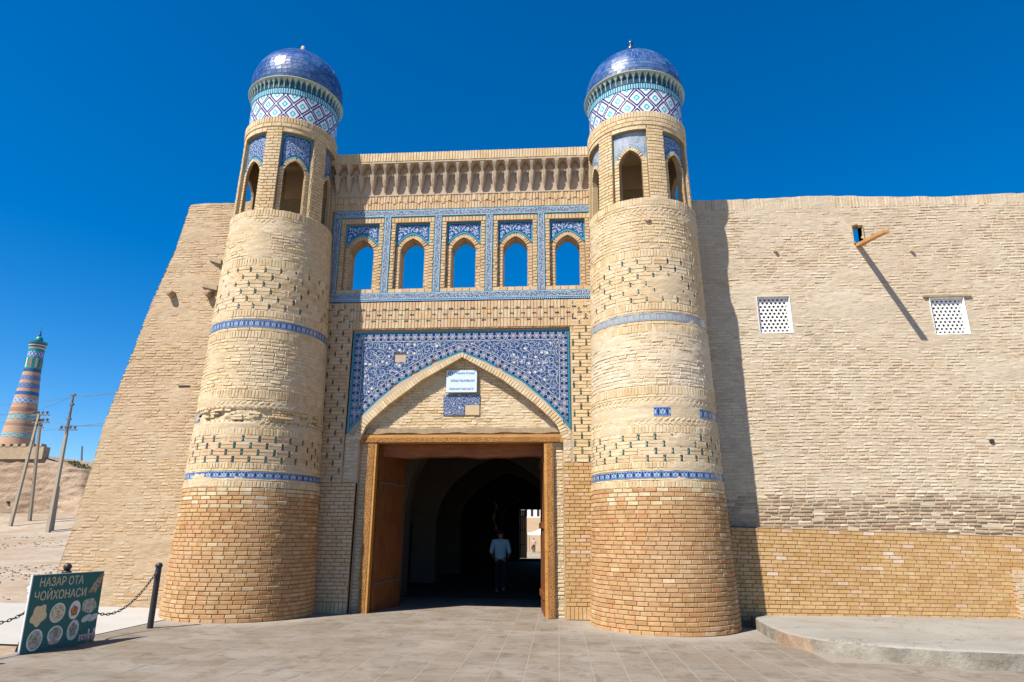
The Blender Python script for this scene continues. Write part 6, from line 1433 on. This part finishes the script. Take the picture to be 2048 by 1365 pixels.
for q in cor: b = MB(); b.tube([(q.x*0.995, q.y, zc(q.y)-0.02), (q.x*0.995, q.y, ze)], 0.035, 6); b.build('leg', 'pole_steel', TN)

# ================================================================== people
MAT['skin'] = plain('skin', (0.30, 0.17, 0.11), 0.6, 0.3, 0.05, 10, 0.0); MAT['hair'] = plain('hair', (0.015, 0.012, 0.01), 0.6, 0.3)
MAT['shirt_blue'] = plain('shirt_blue', (0.30, 0.52, 0.68), 0.85, 0.2, 0.08, 14, 0.4); MAT['trouser_dark'] = plain('trouser_dark', (0.018, 0.019, 0.026), 0.85, 0.2, 0.1, 14, 0.4); MAT['top_pink'] = plain('top_pink', (0.48, 0.35, 0.34), 0.85, 0.2, 0.08, 14, 0.3); MAT['shoe'] = plain('shoe', (0.02, 0.017, 0.015), 0.5, 0.4)
def skin_mesh(name, chains, mat, parent, mt, sub=2):
    """chains of ((x,y,z), radius); a chain may start on the last point of another (same coordinates)"""
    vs_, es, rs = [], [], []; idx = {}
    def vi(p, r):
        key = tuple(round(c, 4) for c in p)
        if key not in idx: idx[key] = len(vs_); vs_.append(p); rs.append(r)
        return idx[key]
    for ch in chains:
        prev = None
        for p, r in ch:
            i = vi(p, r)
            if prev is not None and prev != i: es.append((prev, i))
            prev = i
    me = bpy.data.meshes.new(name+'_cage'); me.from_pydata(vs_, es, []); o = bpy.data.objects.new(name+'_cage', me); COL.objects.link(o)
    md = o.modifiers.new('Skin', 'SKIN'); md.use_smooth_shade = True
    for i, sv_ in enumerate(me.skin_vertices[0].data):
        r = rs[i]; sv_.radius = r if isinstance(r, tuple) else (r, r); sv_.use_root = (i == 0)
    sd = o.modifiers.new('Sub', 'SUBSURF'); sd.levels = sub; sd.render_levels = sub
    dg = bpy.context.evaluated_depsgraph_get(); out = bpy.data.meshes.new_from_object(o.evaluated_get(dg)); bpy.data.objects.remove(o)
    out.materials.clear(); out.materials.append(MAT[mat]); out.transform(mt); out.polygons.foreach_set('use_smooth', [True]*len(out.polygons)); out.name = name
    return link(name, out, parent)
def person(loc, rz, label, shirt, stride, armf, height=1.72, bag=False):
    """stands facing local +y"""
    Q = tag(empty('person', loc), label, 'person'); k = height/1.75
    mt = Matrix.Translation(loc) @ Matrix.Rotation(rz, 4, 'Z') @ Matrix.Scale(k, 4)
    pel = (0, 0, 0.95); che = (0, 0.01, 1.25); nk = (0, 0.02, 1.48); hd = (0, 0.04, 1.60); tp = (0, 0.045, 1.70)
    def legp(s, f): hip = (0.095*s, 0, 0.90); kn = (0.10*s, 0.06+f*0.16, 0.50); an = (0.105*s, -0.03+f*0.24, 0.09+max(0, -f)*0.10); toe = (0.115*s, 0.12+f*0.24, 0.035+max(0, -f)*0.03); return hip, kn, an, toe
    def armp(s, f): sh_ = (0.19*s, 0.0, 1.41); el_ = (0.26*s, -0.03+0.05*f, 1.13); wr = (0.21*s, 0.16+0.05*f, 0.97); hn = (0.17*s, 0.24+0.05*f, 0.95); return sh_, el_, wr, hn
    ch = [[(pel, (0.145, 0.10)), (che, (0.15, 0.11)), ((0, 0.015, 1.41), (0.11, 0.085)), (nk, 0.055), (hd, (0.075, 0.09)), (tp, (0.068, 0.08))]]
    legs = [legp(-1, stride), legp(1, -stride)]; arms = [armp(-1, armf), armp(1, -armf)]
    for hip, kn, an, toe in legs: ch.append([(pel, 0.13), (hip, 0.088), (kn, 0.058), (an, 0.042), (toe, (0.045, 0.03))])
    for sh_, el_, wr, hn in arms: ch.append([((0, 0.015, 1.41), 0.1), (sh_, 0.058), (el_, 0.043), (wr, 0.03), (hn, (0.038, 0.022))])
    body = skin_mesh('body', ch, 'skin', Q, mt)
    # fingers: four and a thumb on every hand, rooted in the palm
    for (sh_, el_, wr, hn), s in zip(arms, (-1, 1)):
        d = (Vector(hn)-Vector(wr)).normalized(); side = Vector((s, 0, 0)); cur = Vector((0, 0, -1)); fc = []
        for q in range(4):
            base = Vector(hn)+side*(0.027-0.018*q)+d*0.015; ln = (0.060, 0.068, 0.064, 0.05)[q]; fc.append([(tuple(base), 0.009), (tuple(base+d*ln*0.5+cur*0.006), 0.009), (tuple(base+d*ln*0.8+cur*0.03), 0.008)])
        base = Vector(hn)-side*0.03-d*0.01; fc.append([(tuple(base), 0.011), (tuple(base-side*0.02+d*0.03), 0.010), (tuple(base-side*0.015+d*0.055), 0.008)])
        for f_ in fc: skin_mesh('finger', [f_], 'skin', body, mt, 1)
    # face: eyes at half the head height, nose, mouth, ears
    b = MB()
    for sx in (-1, 1):
        for i in range(6): pass
        b.tube([mt @ Vector((0.03*sx, 0.125, 1.605)), mt @ Vector((0.03*sx, 0.132, 1.605))], 0.010*k, 8)
    b.build('eye', 'hair', body); b = MB(); b.raw([mt @ Vector(q) for q in ((-0.014, 0.125, 1.565), (0.014, 0.125, 1.565), (0, 0.152, 1.568), (0, 0.125, 1.615))], [(0, 1, 2), (0, 2, 3), (2, 1, 3)]); b.build('nose', 'skin', body)
    b = MB(); b.tube([mt @ Vector((-0.022, 0.122, 1.535)), mt @ Vector((0, 0.130, 1.533)), mt @ Vector((0.022, 0.122, 1.535))], 0.005, 5); b.build('mouth', 'top_pink', body)
    for sx in (-1, 1): b = MB(); b.tube([mt @ Vector((0.078*sx, 0.035, 1.575)), mt @ Vector((0.092*sx, 0.025, 1.60)), mt @ Vector((0.080*sx, 0.035, 1.63))], [0.008, 0.013, 0.008], 6); b.build('ear', 'skin', body)
    skin_mesh('hair', [[((0, 0.0, 1.585), (0.072, 0.07)), ((0, 0.015, 1.66), (0.083, 0.088)), ((0, 0.03, 1.715), (0.066, 0.072))]], 'hair', Q, mt)
    sh = [[((0, 0, 0.90), (0.185, 0.125)), ((0, 0, 1.05), (0.178, 0.122)), (che, (0.180, 0.13)), ((0, 0.01, 1.39), (0.15, 0.105)), ((0, 0.02, 1.465), (0.072, 0.062))]]
    for (sh_, el_, wr, hn) in arms: e2 = tuple(Vector(el_).lerp(Vector(wr), 0.25)); sh.append([((0, 0.01, 1.39), 0.1), (sh_, 0.074), (tuple(Vector(sh_).lerp(Vector(el_), 0.6)), 0.068), (el_, 0.062), (e2, 0.054)])
    skin_mesh('shirt', sh, shirt, Q, mt)
    tr = [[((0, 0, 0.98), (0.150, 0.105)), (pel, (0.165, 0.118))]]
    for hip, kn, an, toe in legs: tr.append([(pel, 0.12), (hip, 0.105), (kn, 0.078), (tuple(Vector(kn).lerp(Vector(an), 0.95)), 0.068)])
    skin_mesh('trousers', tr, 'trouser_dark', Q, mt)
    for hip, kn, an, toe in legs: skin_mesh('shoe', [[((an[0], an[1]-0.04, an[2]-0.045), (0.042, 0.038)), ((toe[0], toe[1]-0.06, toe[2]), (0.048, 0.034)), ((toe[0], toe[1]+0.02, toe[2]-0.003), (0.042, 0.026))]], 'shoe', Q, mt)
    if bag:
        b = MB(); hn = arms[1][3]; b.raw([mt @ Vector(q) for q in ((hn[0]+0.02, hn[1]-0.16, 0.45), (hn[0]+0.12, hn[1]-0.16, 0.45), (hn[0]+0.12, hn[1]+0.14, 0.45), (hn[0]+0.02, hn[1]+0.14, 0.45), (hn[0]+0.04, hn[1]-0.10, 0.82), (hn[0]+0.10, hn[1]-0.10, 0.82), (hn[0]+0.10, hn[1]+0.10, 0.82), (hn[0]+0.04, hn[1]+0.10, 0.82))], [(0,3,2,1),(4,5,6,7),(0,1,5,4),(1,2,6,5),(2,3,7,6),(3,0,4,7)]); b.tube([mt @ Vector((hn[0]+0.06, hn[1]-0.06, 0.82)), mt @ Vector((hn[0], hn[1], 0.95)), mt @ Vector((hn[0]+0.06, hn[1]+0.06, 0.82))], 0.008, 5); b.build('carried_bag', 'shoe', Q)
    return Q
person((-1.56, 18.45, float(zg(-1.56, 18.45))+0.005), 0.0, 'person in light blue shirt and dark trousers walking away into the passage', 'shirt_blue', 0.55, 0.4, 1.66)
person((-2.70, 75.0, zc(75)), PI, 'person in pinkish top and dark trousers with a bag, out in the sunny yard', 'top_pink', 0.35, 0.3, 1.62, True)
